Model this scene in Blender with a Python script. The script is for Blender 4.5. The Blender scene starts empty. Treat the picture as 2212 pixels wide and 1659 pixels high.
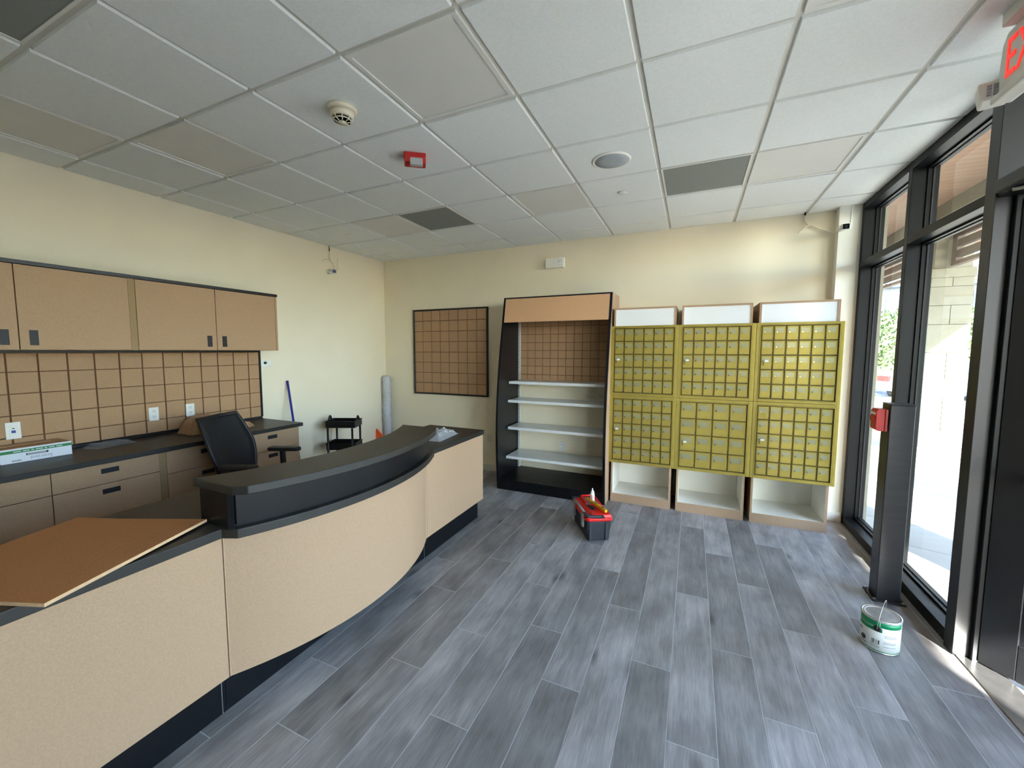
import bpy, bmesh, math, random
from mathutils import Vector, Matrix

random.seed(7)
SC = bpy.context.scene
COL = SC.collection

# ---------------------------------------------------------------- camera
IMG_W, IMG_H = 2212.0, 1659.0
FPX = 880.555
cam_d = bpy.data.cameras.new('camera')
cam = bpy.data.objects.new('camera', cam_d)
COL.objects.link(cam)
cam_d.sensor_fit = 'HORIZONTAL'
cam_d.sensor_width = 36.0
cam_d.lens = 36.0 * FPX / IMG_W
cam_d.shift_x = 16.23 / IMG_W
cam_d.shift_y = -0.33 / IMG_W
cam_d.clip_start = 0.05
cam_d.clip_end = 400
right_v = Vector((0.908429, 0.418037, 0.00115))
up_v = Vector((-0.034868, 0.07303, 0.99672))
fwd_v = Vector((-0.416582, 0.90549, -0.080919))
cam.matrix_world = Matrix((
    (right_v.x, up_v.x, -fwd_v.x, 4.538),
    (right_v.y, up_v.y, -fwd_v.y, -4.5095),
    (right_v.z, up_v.z, -fwd_v.z, 1.64),
    (0, 0, 0, 1)))
SC.camera = cam

# ---------------------------------------------------------------- daylight
SUN_DIR = Vector((-1.0, 1.95, -1.02)).normalized()      # the way the light travels
world = bpy.data.worlds.new('world')
SC.world = world
world.use_nodes = True
wn = world.node_tree
wn.nodes.clear()
sky = wn.nodes.new('ShaderNodeTexSky')
sky.sky_type = 'NISHITA'
sky.sun_disc = False
sky.sun_elevation = R50 = math.radians(50)
sky.sun_rotation = math.atan2(-SUN_DIR.x, -SUN_DIR.y)
sky.air_density = 1.0
sky.dust_density = 0.6
sky.ozone_density = 1.0
wbg = wn.nodes.new('ShaderNodeBackground')
wbg.inputs['Strength'].default_value = 0.78
wout = wn.nodes.new('ShaderNodeOutputWorld')
wn.links.new(sky.outputs[0], wbg.inputs[0])
wn.links.new(wbg.outputs[0], wout.inputs[0])

sun_d = bpy.data.lights.new('sun', 'SUN')
sun_d.energy = 14.0
sun_d.color = (1.0, 0.965, 0.90)
sun_d.angle = math.radians(0.6)
sun = bpy.data.objects.new('sun', sun_d)
COL.objects.link(sun)
sun.rotation_euler = SUN_DIR.to_track_quat('-Z', 'Y').to_euler()
sun.location = (14, -16, 12)

SC.view_settings.view_transform = 'Standard'
SC.view_settings.look = 'None'
SC.view_settings.gamma = 1.0
SC.view_settings.use_curve_mapping = False
SC.view_settings.exposure = 1.83
cy = SC.cycles
cy.use_denoising = True
cy.max_bounces = 9
cy.diffuse_bounces = 5
cy.glossy_bounces = 4
cy.use_adaptive_sampling = True
cy.adaptive_threshold = 0.08
cy.adaptive_min_samples = 16
cy.transparent_max_bounces = 16
cy.transmission_bounces = 6
cy.sample_clamp_indirect = 12.0
cy.caustics_reflective = False
cy.caustics_refractive = False

# ---------------------------------------------------------------- room measures
XL = 0.28        # left wall
XW = XL + 0.001  # things fixed to the left wall
YB = 0.40        # back wall
XS = 5.89        # inside face of the storefront
YR = -7.6        # rear wall behind the camera
CEIL = 2.965
TILE = 0.6096

# ================================================================ materials
def lin(c):
    return c / 12.92 if c <= 0.04045 else ((c + 0.055) / 1.055) ** 2.4

def rgb(r, g, b):
    return (lin(r / 255), lin(g / 255), lin(b / 255), 1.0)

MATS = {}

def mat(name, col, rough=0.5, metal=0.0, noise=None, bump=None, spec=0.5, rand=0.0, trans=0.0, alpha=None, coat=0.0):
    """noise=(scale, amount[, (sx,sy,sz)]) mottles the colour; bump=(scale, strength)"""
    m = bpy.data.materials.new(name)
    m.use_nodes = True
    nt = m.node_tree
    N, L = nt.nodes, nt.links
    p = N['Principled BSDF']
    p.inputs['Base Color'].default_value = col
    p.inputs['Roughness'].default_value = rough
    p.inputs['Metallic'].default_value = metal
    p.inputs['Specular IOR Level'].default_value = spec
    if trans:
        p.inputs['Transmission Weight'].default_value = trans
    if coat:
        p.inputs['Coat Weight'].default_value = coat
    if noise or bump or rand:
        tc = N.new('ShaderNodeTexCoord')
        mp = N.new('ShaderNodeMapping')
        L.new(tc.outputs['Object'], mp.inputs['Vector'])
        if noise and len(noise) > 2:
            mp.inputs['Scale'].default_value = noise[2]
    if noise:
        nz = N.new('ShaderNodeTexNoise')
        nz.inputs['Scale'].default_value = noise[0]
        nz.inputs['Detail'].default_value = 2.5
        L.new(mp.outputs[0], nz.inputs['Vector'])
        mr = N.new('ShaderNodeMapRange')
        mr.inputs['From Min'].default_value = 0.3
        mr.inputs['From Max'].default_value = 0.7
        mr.inputs['To Min'].default_value = 1 - noise[1]
        mr.inputs['To Max'].default_value = 1 + noise[1]
        L.new(nz.outputs['Fac'], mr.inputs['Value'])
        hs = N.new('ShaderNodeHueSaturation')
        hs.inputs['Color'].default_value = col
        last = mr.outputs[0]
        if rand:
            oi = N.new('ShaderNodeObjectInfo')
            r2 = N.new('ShaderNodeMapRange')
            r2.inputs['To Min'].default_value = 1 - rand
            r2.inputs['To Max'].default_value = 1 + rand
            L.new(oi.outputs['Random'], r2.inputs['Value'])
            mu = N.new('ShaderNodeMath')
            mu.operation = 'MULTIPLY'
            L.new(mr.outputs[0], mu.inputs[0])
            L.new(r2.outputs[0], mu.inputs[1])
            last = mu.outputs[0]
        L.new(last, hs.inputs['Value'])
        L.new(hs.outputs[0], p.inputs['Base Color'])
    if bump:
        nb = N.new('ShaderNodeTexNoise')
        nb.inputs['Scale'].default_value = bump[0]
        nb.inputs['Detail'].default_value = 1.5
        L.new(tc.outputs['Object'], nb.inputs['Vector'])
        bp = N.new('ShaderNodeBump')
        bp.inputs['Strength'].default_value = bump[1]
        bp.inputs['Distance'].default_value = 0.004
        L.new(nb.outputs['Fac'], bp.inputs['Height'])
        L.new(bp.outputs[0], p.inputs['Normal'])
    MATS[name] = m
    return m

mat('wall_paint', rgb(238, 228, 203), 0.75, noise=(3.0, 0.015), bump=(180, 0.06))
mat('wall_white', rgb(236, 234, 222), 0.75, noise=(3.0, 0.015), bump=(180, 0.06))
mat('ceiling_tile', rgb(236, 240, 240), 0.92, noise=(90, 0.03), bump=(260, 0.15))
mat('ceiling_grid', rgb(214, 212, 204), 0.6, noise=(8, 0.02))
mat('light_panel', rgb(227, 226, 222), 0.5, noise=(4, 0.015))
mat('light_frame', rgb(228, 228, 224), 0.5, noise=(4, 0.02))
mat('grille_grey', rgb(136, 141, 138), 0.6, noise=(420, 0.30))
mat('mdf', rgb(174, 144, 115), 0.72, noise=(140, 0.07), bump=(300, 0.03))
mat('mdf_header', rgb(208, 164, 122), 0.72, noise=(140, 0.07))
mat('mdf_cab', rgb(178, 145, 111), 0.72, noise=(140, 0.07), bump=(300, 0.03))
mat('mdf_tile', rgb(178, 142, 106), 0.75, noise=(120, 0.06), rand=0.03)
mat('mdf_brown', rgb(182, 120, 70), 0.8, noise=(160, 0.12))
mat('mdf_edge', rgb(214, 178, 138), 0.8, noise=(60, 0.1))
mat('groove', rgb(120, 84, 56), 0.9, noise=(60, 0.08))
mat('stile', rgb(156, 130, 92), 0.75, noise=(120, 0.06))
mat('laminate', rgb(38, 37, 34), 0.42, noise=(300, 0.15), bump=(900, 0.04), spec=0.5)
mat('black_panel', rgb(12, 14, 18), 0.34, noise=(40, 0.08), spec=0.30)
mat('black_trim', rgb(22, 22, 24), 0.4, noise=(30, 0.08))
mat('black_plastic', rgb(20, 20, 21), 0.45, noise=(30, 0.10))
mat('black_mesh', rgb(16, 17, 20), 0.7, noise=(500, 0.3), bump=(600, 0.3))
mat('pull_black', rgb(16, 18, 22), 0.55, noise=(30, 0.1))
mat('melamine', rgb(240, 236, 224), 0.45, noise=(6, 0.01))
mat('white_panel', rgb(240, 242, 244), 0.25, noise=(6, 0.01))
mat('shelf_white', rgb(222, 226, 226), 0.28, noise=(8, 0.015))
mat('brass', (0.40, 0.310, 0.062, 1), 0.42, metal=0.40, noise=(10, 0.07), rand=0.05)
mat('brass_dark', (0.10, 0.08, 0.025, 1), 0.5, metal=0.5, noise=(20, 0.08))
mat('brass_window', (0.36, 0.345, 0.20, 1), 0.30, metal=0.35, noise=(10, 0.06), rand=0.06)
mat('brass_lock', (0.62, 0.54, 0.24, 1), 0.22, metal=0.9, noise=(30, 0.06))
mat('steel', (0.55, 0.55, 0.54, 1), 0.3, metal=0.9, noise=(20, 0.08))
mat('tag_white', rgb(240, 240, 236), 0.5, noise=(20, 0.02))
mat('bronze_frame', rgb(15, 18, 20), 0.42, metal=0.0, noise=(12, 0.08), spec=0.18)
mat('door_metal', rgb(34, 35, 38), 0.40, metal=0.0, noise=(12, 0.08), spec=0.40)
mat('gasket', rgb(10, 10, 11), 0.6, noise=(20, 0.05))
mat('post_metal', rgb(46, 47, 50), 0.38, metal=0.35, noise=(9, 0.12, (1, 1, 6)), spec=0.55)
mat('red_plastic', rgb(206, 24, 30), 0.35, noise=(14, 0.04))
mat('red_dark', rgb(190, 34, 30), 0.4, noise=(14, 0.04))
mat('tool_red', rgb(226, 26, 22), 0.35, noise=(24, 0.06))
mat('tool_black', rgb(38, 42, 48), 0.5, noise=(40, 0.12))
mat('tool_grey', rgb(150, 150, 148), 0.5, noise=(30, 0.06))
mat('level_yellow', rgb(226, 178, 30), 0.4, noise=(30, 0.06))
mat('bottle_white', rgb(240, 242, 244), 0.35, noise=(20, 0.015))
mat('white_plastic', rgb(236, 236, 230), 0.4, noise=(12, 0.02))
mat('cream_plastic', rgb(226, 218, 196), 0.5, noise=(12, 0.02))
mat('slot_dark', rgb(24, 24, 26), 0.6, noise=(20, 0.05))
mat('speaker_grille', rgb(168, 176, 184), 0.5, noise=(300, 0.12))
mat('lens_clear', rgb(225, 228, 230), 0.08, noise=(20, 0.02), trans=0.35)
mat('camera_lens', rgb(18, 19, 24), 0.12, noise=(20, 0.05))
mat('blue_pole', rgb(18, 40, 150), 0.3, noise=(20, 0.06))
mat('blue_port', rgb(24, 50, 150), 0.4, noise=(20, 0.04))
mat('orange', rgb(255, 92, 32), 0.5, noise=(20, 0.06))
mat('kraft', rgb(176, 140, 104), 0.85, noise=(30, 0.10), bump=(40, 0.25))
mat('card_white', rgb(226, 230, 238), 0.6, noise=(12, 0.02))
mat('print_green', rgb(40, 130, 70), 0.5, noise=(20, 0.04))
mat('can_green', rgb(0, 140, 86), 0.35, noise=(20, 0.05))
mat('can_white', rgb(232, 236, 232), 0.4, noise=(14, 0.03))
mat('can_metal', (0.62, 0.61, 0.58, 1), 0.38, metal=0.85, noise=(18, 0.18))
mat('paint_residue', rgb(206, 204, 196), 0.55, noise=(22, 0.14))
mat('print_dark', rgb(40, 44, 52), 0.5, noise=(20, 0.05))
mat('print_grey', rgb(150, 154, 160), 0.5, noise=(20, 0.05))
mat('exit_white', rgb(226, 224, 216), 0.5, noise=(12, 0.02))
mat('cable', rgb(222, 214, 194), 0.5, noise=(20, 0.03))
mat('cable_black', rgb(14, 14, 14), 0.5, noise=(20, 0.05))
mat('baseboard', rgb(226, 222, 212), 0.5, noise=(8, 0.02))
mat('stone', rgb(136, 130, 110), 0.8, noise=(9, 0.06), bump=(26, 0.2), rand=0.05)
mat('stone_joint', rgb(84, 80, 70), 0.9, noise=(20, 0.1))
mat('stucco', rgb(150, 144, 126), 0.85, noise=(30, 0.03), bump=(80, 0.15))
mat('louvre_brown', rgb(112, 94, 84), 0.6, noise=(14, 0.06))
mat('soffit_wood', rgb(146, 114, 88), 0.6, noise=(5, 0.10, (1, 9, 1)), rand=0.06)
mat('asphalt', rgb(96, 98, 102), 0.9, noise=(60, 0.12))
mat('house_white', rgb(150, 156, 164), 0.8, noise=(6, 0.02))
mat('house_roof', rgb(112, 118, 124), 0.8, noise=(16, 0.08))
mat('house_blue', rgb(86, 128, 152), 0.6, noise=(8, 0.03))
mat('car_silver', rgb(140, 146, 154), 0.28, metal=0.5, noise=(6, 0.02))
mat('car_glass', rgb(50, 62, 76), 0.1, noise=(6, 0.05))
mat('tail_red', rgb(170, 46, 44), 0.25, noise=(14, 0.05))
mat('tyre', rgb(34, 34, 36), 0.8, noise=(30, 0.1))
mat('leaf', rgb(68, 88, 40), 0.6, noise=(3, 0.25), rand=0.1)
mat('leaf_yellow', rgb(128, 128, 48), 0.6, noise=(3, 0.2))
mat('trunk', rgb(120, 104, 88), 0.9, noise=(14, 0.25))

def emit_mat(name, col, strength):
    m = bpy.data.materials.new(name)
    m.use_nodes = True
    p = m.node_tree.nodes['Principled BSDF']
    p.inputs['Base Color'].default_value = col
    p.inputs['Roughness'].default_value = 0.4
    p.inputs['Emission Color'].default_value = col
    p.inputs['Emission Strength'].default_value = strength
    nz = m.node_tree.nodes.new('ShaderNodeTexNoise')
    nz.inputs['Scale'].default_value = 30
    mx = m.node_tree.nodes.new('ShaderNodeMapRange')
    mx.inputs['To Min'].default_value = 0.35
    mx.inputs['To Max'].default_value = 0.5
    m.node_tree.links.new(nz.outputs['Fac'], mx.inputs['Value'])
    m.node_tree.links.new(mx.outputs[0], p.inputs['Roughness'])
    MATS[name] = m

emit_mat('exit_red', rgb(236, 40, 26), 0.3)

def glass_mat(name, tint):
    """thin pane: clear with a fresnel reflection"""
    m = bpy.data.materials.new(name)
    m.use_nodes = True
    nt = m.node_tree
    N, L = nt.nodes, nt.links
    N.remove(N['Principled BSDF'])
    out = N['Material Output']
    tr = N.new('ShaderNodeBsdfTransparent')
    tr.inputs[0].default_value = tint
    gl = N.new('ShaderNodeBsdfGlossy')
    gl.inputs['Roughness'].default_value = 0.01
    gl.inputs['Color'].default_value = (0.9, 0.95, 0.95, 1)
    lw = N.new('ShaderNodeLayerWeight')
    lw.inputs['Blend'].default_value = 0.5
    pw = N.new('ShaderNodeMath'); pw.operation = 'POWER'; pw.inputs[1].default_value = 5.0
    L.new(lw.outputs['Facing'], pw.inputs[0])
    fr = N.new('ShaderNodeMath'); fr.operation = 'MULTIPLY_ADD'
    fr.inputs[1].default_value = 0.55; fr.inputs[2].default_value = 0.045
    L.new(pw.outputs[0], fr.inputs[0])
    mx = N.new('ShaderNodeMixShader')
    L.new(fr.outputs[0], mx.inputs[0])
    L.new(tr.outputs[0], mx.inputs[1])
    L.new(gl.outputs[0], mx.inputs[2])
    L.new(mx.outputs[0], out.inputs['Surface'])
    MATS[name] = m

glass_mat('pane_glass', (0.93, 0.96, 0.95, 1))

def film_mat(name, col, mixfac):
    m = bpy.data.materials.new(name)
    m.use_nodes = True
    nt = m.node_tree
    N, L = nt.nodes, nt.links
    p = N['Principled BSDF']
    p.inputs['Base Color'].default_value = col
    p.inputs['Roughness'].default_value = 0.14
    tc = N.new('ShaderNodeTexCoord')
    nz = N.new('ShaderNodeTexVoronoi')
    nz.inputs['Scale'].default_value = 55
    bp = N.new('ShaderNodeBump')
    bp.inputs['Strength'].default_value = 0.6
    bp.inputs['Distance'].default_value = 0.006
    L.new(tc.outputs['Object'], nz.inputs['Vector'])
    L.new(nz.outputs['Distance'], bp.inputs['Height'])
    L.new(bp.outputs[0], p.inputs['Normal'])
    tr = N.new('ShaderNodeBsdfTransparent')
    mx = N.new('ShaderNodeMixShader')
    mx.inputs[0].default_value = mixfac
    L.new(tr.outputs[0], mx.inputs[1])
    L.new(p.outputs[0], mx.inputs[2])
    L.new(mx.outputs[0], N['Material Output'].inputs['Surface'])
    MATS[name] = m

film_mat('bubble_film', rgb(214, 218, 226), 0.62)
film_mat('clear_film', rgb(206, 210, 214), 0.35)
film_mat('thin_film', rgb(170, 172, 174), 0.20)

def plank_mat():
    m = bpy.data.materials.new('plank')
    m.use_nodes = True
    nt = m.node_tree
    N, L = nt.nodes, nt.links
    p = N['Principled BSDF']
    p.inputs['Roughness'].default_value = 0.42
    p.inputs['Specular IOR Level'].default_value = 0.4
    tc = N.new('ShaderNodeTexCoord')
    oi = N.new('ShaderNodeObjectInfo')
    sc = N.new('ShaderNodeVectorMath'); sc.operation = 'SCALE'
    cb = N.new('ShaderNodeCombineXYZ')
    mu = N.new('ShaderNodeMath'); mu.operation = 'MULTIPLY'; mu.inputs[1].default_value = 37.0
    L.new(oi.outputs['Random'], mu.inputs[0])
    L.new(mu.outputs[0], cb.inputs[0]); L.new(mu.outputs[0], cb.inputs[1])
    ad = N.new('ShaderNodeVectorMath'); ad.operation = 'ADD'
    L.new(tc.outputs['Object'], ad.inputs[0]); L.new(cb.outputs[0], ad.inputs[1])
    # long grain
    mp = N.new('ShaderNodeMapping'); mp.inputs['Scale'].default_value = (26, 2.2, 1)
    L.new(ad.outputs[0], mp.inputs[0])
    n1 = N.new('ShaderNodeTexNoise'); n1.inputs['Scale'].default_value = 1.0; n1.inputs['Detail'].default_value = 7
    n1.inputs['Roughness'].default_value = 0.65; n1.inputs['Distortion'].default_value = 0.6
    L.new(mp.outputs[0], n1.inputs['Vector'])
    # fine streaks
    mp3 = N.new('ShaderNodeMapping'); mp3.inputs['Scale'].default_value = (150, 9, 1)
    L.new(ad.outputs[0], mp3.inputs[0])
    n3 = N.new('ShaderNodeTexNoise'); n3.inputs['Scale'].default_value = 1.0; n3.inputs['Detail'].default_value = 4
    L.new(mp3.outputs[0], n3.inputs['Vector'])
    # cloudy patches
    mp2 = N.new('ShaderNodeMapping'); mp2.inputs['Scale'].default_value = (5, 2.2, 1)
    L.new(ad.outputs[0], mp2.inputs[0])
    n2 = N.new('ShaderNodeTexNoise'); n2.inputs['Scale'].default_value = 1.4; n2.inputs['Detail'].default_value = 3
    L.new(mp2.outputs[0], n2.inputs['Vector'])
    # knots
    mp4 = N.new('ShaderNodeMapping'); mp4.inputs['Scale'].default_value = (5.0, 2.1, 1)
    L.new(ad.outputs[0], mp4.inputs[0])
    vo = N.new('ShaderNodeTexVoronoi'); vo.inputs['Scale'].default_value = 0.9; vo.inputs['Randomness'].default_value = 1.0
    L.new(mp4.outputs[0], vo.inputs['Vector'])
    kr = N.new('ShaderNodeMapRange'); kr.inputs['From Min'].default_value = 0.02; kr.inputs['From Max'].default_value = 0.16
    kr.inputs['To Min'].default_value = 0.45; kr.inputs['To Max'].default_value = 1.0
    L.new(vo.outputs['Distance'], kr.inputs['Value'])
    def mr(src, a, b, f0=0.3, f1=0.7):
        r = N.new('ShaderNodeMapRange')
        r.inputs['From Min'].default_value = f0; r.inputs['From Max'].default_value = f1
        r.inputs['To Min'].default_value = a; r.inputs['To Max'].default_value = b
        L.new(src, r.inputs['Value']); return r.outputs[0]
    def mul(a, b):
        x = N.new('ShaderNodeMath'); x.operation = 'MULTIPLY'
        L.new(a, x.inputs[0]); L.new(b, x.inputs[1]); return x.outputs[0]
    v = mul(mr(n1.outputs['Fac'], 0.80, 1.20), mr(n2.outputs['Fac'], 0.70, 1.28))
    v = mul(v, mr(n3.outputs['Fac'], 0.86, 1.14))
    v = mul(v, mr(oi.outputs['Random'], 0.72, 1.26, 0, 1))
    v = mul(v, kr.outputs[0])
    hs = N.new('ShaderNodeHueSaturation')
    hs.inputs['Color'].default_value = rgb(154, 152, 151)
    L.new(v, hs.inputs['Value'])
    L.new(hs.outputs[0], p.inputs['Base Color'])
    bp = N.new('ShaderNodeBump'); bp.inputs['Strength'].default_value = 0.08; bp.inputs['Distance'].default_value = 0.003
    L.new(n3.outputs['Fac'], bp.inputs['Height']); L.new(bp.outputs[0], p.inputs['Normal'])
    MATS['plank'] = m
plank_mat()
mat('grout', rgb(206, 210, 214), 0.9, noise=(60, 0.05))

def paving_mat():
    m = bpy.data.materials.new('paving')
    m.use_nodes = True
    nt = m.node_tree
    N, L = nt.nodes, nt.links
    p = N['Principled BSDF']
    p.inputs['Roughness'].default_value = 0.85
    tc = N.new('ShaderNodeTexCoord')
    mp = N.new('ShaderNodeMapping'); mp.inputs['Rotation'].default_value = (0, 0, 0.35)
    L.new(tc.outputs['Object'], mp.inputs[0])
    br = N.new('ShaderNodeTexBrick')
    br.inputs['Scale'].default_value = 1.0
    br.inputs['Brick Width'].default_value = 1.2; br.inputs['Row Height'].default_value = 0.6
    br.inputs['Mortar Size'].default_value = 0.006
    br.inputs['Color1'].default_value = rgb(190, 187, 176); br.inputs['Color2'].default_value = rgb(180, 177, 167)
    br.inputs['Mortar'].default_value = rgb(140, 138, 130)
    L.new(mp.outputs[0], br.inputs['Vector'])
    nz = N.new('ShaderNodeTexNoise'); nz.inputs['Scale'].default_value = 4; nz.inputs['Detail'].default_value = 6
    L.new(tc.outputs['Object'], nz.inputs['Vector'])
    mr = N.new('ShaderNodeMapRange'); mr.inputs['To Min'].default_value = 0.8; mr.inputs['To Max'].default_value = 1.15
    L.new(nz.outputs['Fac'], mr.inputs['Value'])
    hs = N.new('ShaderNodeHueSaturation')
    L.new(br.outputs['Color'], hs.inputs['Color']); L.new(mr.outputs[0], hs.inputs['Value'])
    L.new(hs.outputs[0], p.inputs['Base Color'])
    MATS['paving'] = m
paving_mat()

# ================================================================ mesh helpers
class MB:
    def __init__(self):
        self.v = []; self.f = []; self.s = []
    def add(self, verts, faces, smooth=False):
        k = len(self.v)
        self.v += [Vector(p) for p in verts]
        self.f += [tuple(i + k for i in fc) for fc in faces]
        self.s += [smooth] * len(faces)
        return self
    def box(self, x0, x1, y0, y1, z0, z1):
        return self.add([(x0, y0, z0), (x1, y0, z0), (x1, y1, z0), (x0, y1, z0), (x0, y0, z1), (x1, y0, z1), (x1, y1, z1), (x0, y1, z1)],
                        [(0, 3, 2, 1), (4, 5, 6, 7), (0, 1, 5, 4), (1, 2, 6, 5), (2, 3, 7, 6), (3, 0, 4, 7)])
    def prism(self, poly, a, b, axis='z', smooth=False):
        """poly: list of 2D points; axis z -> (x,y), x -> (y,z), y -> (x,z)"""
        n = len(poly)
        def P(p, h):
            return (p[0], p[1], h) if axis == 'z' else ((h, p[0], p[1]) if axis == 'x' else (p[0], h, p[1]))
        vs = [P(p, a) for p in poly] + [P(p, b) for p in poly]
        area = sum(poly[i][0] * poly[(i + 1) % n][1] - poly[(i + 1) % n][0] * poly[i][1] for i in range(n))
        flip = (area < 0) != (axis == 'y')
        lo = tuple(range(n)); hi = tuple(range(n, 2 * n))
        sides = [(i, (i + 1) % n, n + (i + 1) % n, n + i) for i in range(n)]
        caps = [tuple(reversed(lo)), hi]
        if flip:
            sides = [tuple(reversed(s)) for s in sides]; caps = [tuple(reversed(c)) for c in caps]
        k = len(self.v)
        self.v += [Vector(p) for p in vs]
        self.f += [tuple(i + k for i in fc) for fc in sides + caps]
        self.s += [smooth] * n + [False, False]
        return self
    def cyl(self, c, r, z0, z1, n=20, r2=None, smooth=True):
        r2 = r if r2 is None else r2
        vs = [(c[0] + r * math.cos(2 * math.pi * i / n), c[1] + r * math.sin(2 * math.pi * i / n), z0) for i in range(n)]
        vs += [(c[0] + r2 * math.cos(2 * math.pi * i / n), c[1] + r2 * math.sin(2 * math.pi * i / n), z1) for i in range(n)]
        k = len(self.v)
        self.v += [Vector(p) for p in vs]
        self.f += [(k + i, k + (i + 1) % n, k + n + (i + 1) % n, k + n + i) for i in range(n)]
        self.s += [smooth] * n
        self.f += [tuple(k + i for i in reversed(range(n))), tuple(k + n + i for i in range(n))]
        self.s += [False, False]
        return self
    def lathe(self, c, prof, n=28, a0=0.0, a1=2 * math.pi):
        """prof: list of (r, z) from bottom to top, about the vertical through c"""
        full = abs(a1 - a0 - 2 * math.pi) < 1e-6
        m = n if full else n + 1
        k = len(self.v)
        for r, z in prof:
            for i in range(m):
                a = a0 + (a1 - a0) * i / n
                self.v.append(Vector((c[0] + r * math.cos(a), c[1] + r * math.sin(a), z)))
        for j in range(len(prof) - 1):
            for i in range(n):
                i2 = (i + 1) % m
                self.f.append((k + j * m + i, k + j * m + i2, k + (j + 1) * m + i2, k + (j + 1) * m + i)); self.s.append(True)
        if full:
            if prof[0][0] > 1e-5:
                self.f.append(tuple(k + i for i in reversed(range(m)))); self.s.append(False)
            if prof[-1][0] > 1e-5:
                self.f.append(tuple(k + (len(prof) - 1) * m + i for i in range(m))); self.s.append(False)
        return self
    def tube(self, pts, r, n=8, closed=False, rr=None):
        pts = [Vector(p) for p in pts]
        k = len(self.v); m = len(pts)
        prev = None
        for i, p in enumerate(pts):
            if closed:
                t = pts[(i + 1) % m] - pts[i - 1]
            else:
                t = pts[min(i + 1, m - 1)] - pts[max(i - 1, 0)]
            t.normalize()
            if prev is None:
                a = Vector((0, 0, 1)) if abs(t.z) < 0.9 else Vector((1, 0, 0))
                u = t.cross(a).normalized()
            else:
                u = (prev - t * prev.dot(t)).normalized()
            prev = u
            w = t.cross(u)
            rad = rr[i] if rr else r
            for j in range(n):
                an = 2 * math.pi * j / n
                self.v.append(p + (u * math.cos(an) + w * math.sin(an)) * rad)
        for i in range(m if closed else m - 1):
            i2 = (i + 1) % m
            for j in range(n):
                j2 = (j + 1) % n
                self.f.append((k + i * n + j, k + i * n + j2, k + i2 * n + j2, k + i2 * n + j)); self.s.append(True)
        if not closed:
            self.f.append(tuple(k + j for j in reversed(range(n)))); self.s.append(False)
            self.f.append(tuple(k + (m - 1) * n + j for j in range(n))); self.s.append(False)
        return self
    def ball(self, c, r, n=14, m=9, sc=(1, 1, 1)):
        k = len(self.v)
        for j in range(m + 1):
            th = math.pi * j / m
            for i in range(n):
                a = 2 * math.pi * i / n
                self.v.append(Vector((c[0] + r * sc[0] * math.sin(th) * math.cos(a), c[1] + r * sc[1] * math.sin(th) * math.sin(a), c[2] - r * sc[2] * math.cos(th))))
        for j in range(m):
            for i in range(n):
                i2 = (i + 1) % n
                self.f.append((k + j * n + i, k + j * n + i2, k + (j + 1) * n + i2, k + (j + 1) * n + i)); self.s.append(True)
        return self
    def xform(self, M):
        self.v = [M @ p for p in self.v]
        return self
    def build(self, name, material, parent=None, off=None, bevel=0.0, seg=2, label=None):
        me = bpy.data.meshes.new(name)
        v = [Vector(p) for p in self.v]
        loc = Vector((0, 0, 0))
        if off is not None:
            o = Vector(off); v = [p - o for p in v]
        elif parent is None:
            xs = [p.x for p in v]; ys = [p.y for p in v]; zs = [p.z for p in v]
            loc = Vector(((min(xs) + max(xs)) / 2, (min(ys) + max(ys)) / 2, min(zs)))
            v = [p - loc for p in v]
        me.from_pydata(v, [], self.f)
        me.polygons.foreach_set('use_smooth', self.s)
        if bevel > 0:
            bm = bmesh.new(); bm.from_mesh(me)
            bmesh.ops.remove_doubles(bm, verts=bm.verts, dist=1e-6)
            es = [e for e in bm.edges if len(e.link_faces) == 2 and e.calc_face_angle(0) > 0.5]
            bmesh.ops.bevel(bm, geom=es, offset=bevel, segments=seg, profile=0.5, affect='EDGES', clamp_overlap=True)
            bm.to_mesh(me); bm.free()
        me.update()
        me.materials.append(MATS[material])
        o = bpy.data.objects.new(name, me)
        COL.objects.link(o)
        o.location = loc
        if parent is not None:
            o.parent = parent
            if off is None:
                o.location = (0, 0, 0)
        if label:
            o['label'] = label
        return o

def centred(name, mb, material, parent, base, bevel=0.0, seg=2, label=None):
    """a part built in world coordinates whose own origin sits at its bounding-box centre; base = parent's world location"""
    v = mb.v
    c = Vector(((min(p.x for p in v) + max(p.x for p in v)) / 2, (min(p.y for p in v) + max(p.y for p in v)) / 2, (min(p.z for p in v) + max(p.z for p in v)) / 2))
    o = mb.build(name, material, parent, off=c, bevel=bevel, seg=seg, label=label)
    o.location = c - Vector(base)
    return o

def thing(name, label, cat, loc=(0, 0, 0), rz=0.0, group=None):
    o = bpy.data.objects.new(name, None)
    COL.objects.link(o)
    o.empty_display_size = 0.05
    o.location = loc
    o.rotation_euler = (0, 0, rz)
    o['label'] = label; o['category'] = cat
    if group:
        o['group'] = group
    return o

def tag(o, label, cat, group=None):
    o['label'] = label; o['category'] = cat
    if group:
        o['group'] = group
    return o

def struct(o, label=None):
    o['kind'] = 'structure'
    if label:
        o['label'] = label
    return o

def struct_empty(name, loc=(0, 0, 0), label=None):
    o = bpy.data.objects.new(name, None)
    COL.objects.link(o)
    o.location = loc
    return struct(o, label)

def inst(src, parent, loc, name=None):
    o = src.copy()
    COL.objects.link(o)
    o.parent = parent
    o.location = loc
    return o

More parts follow.
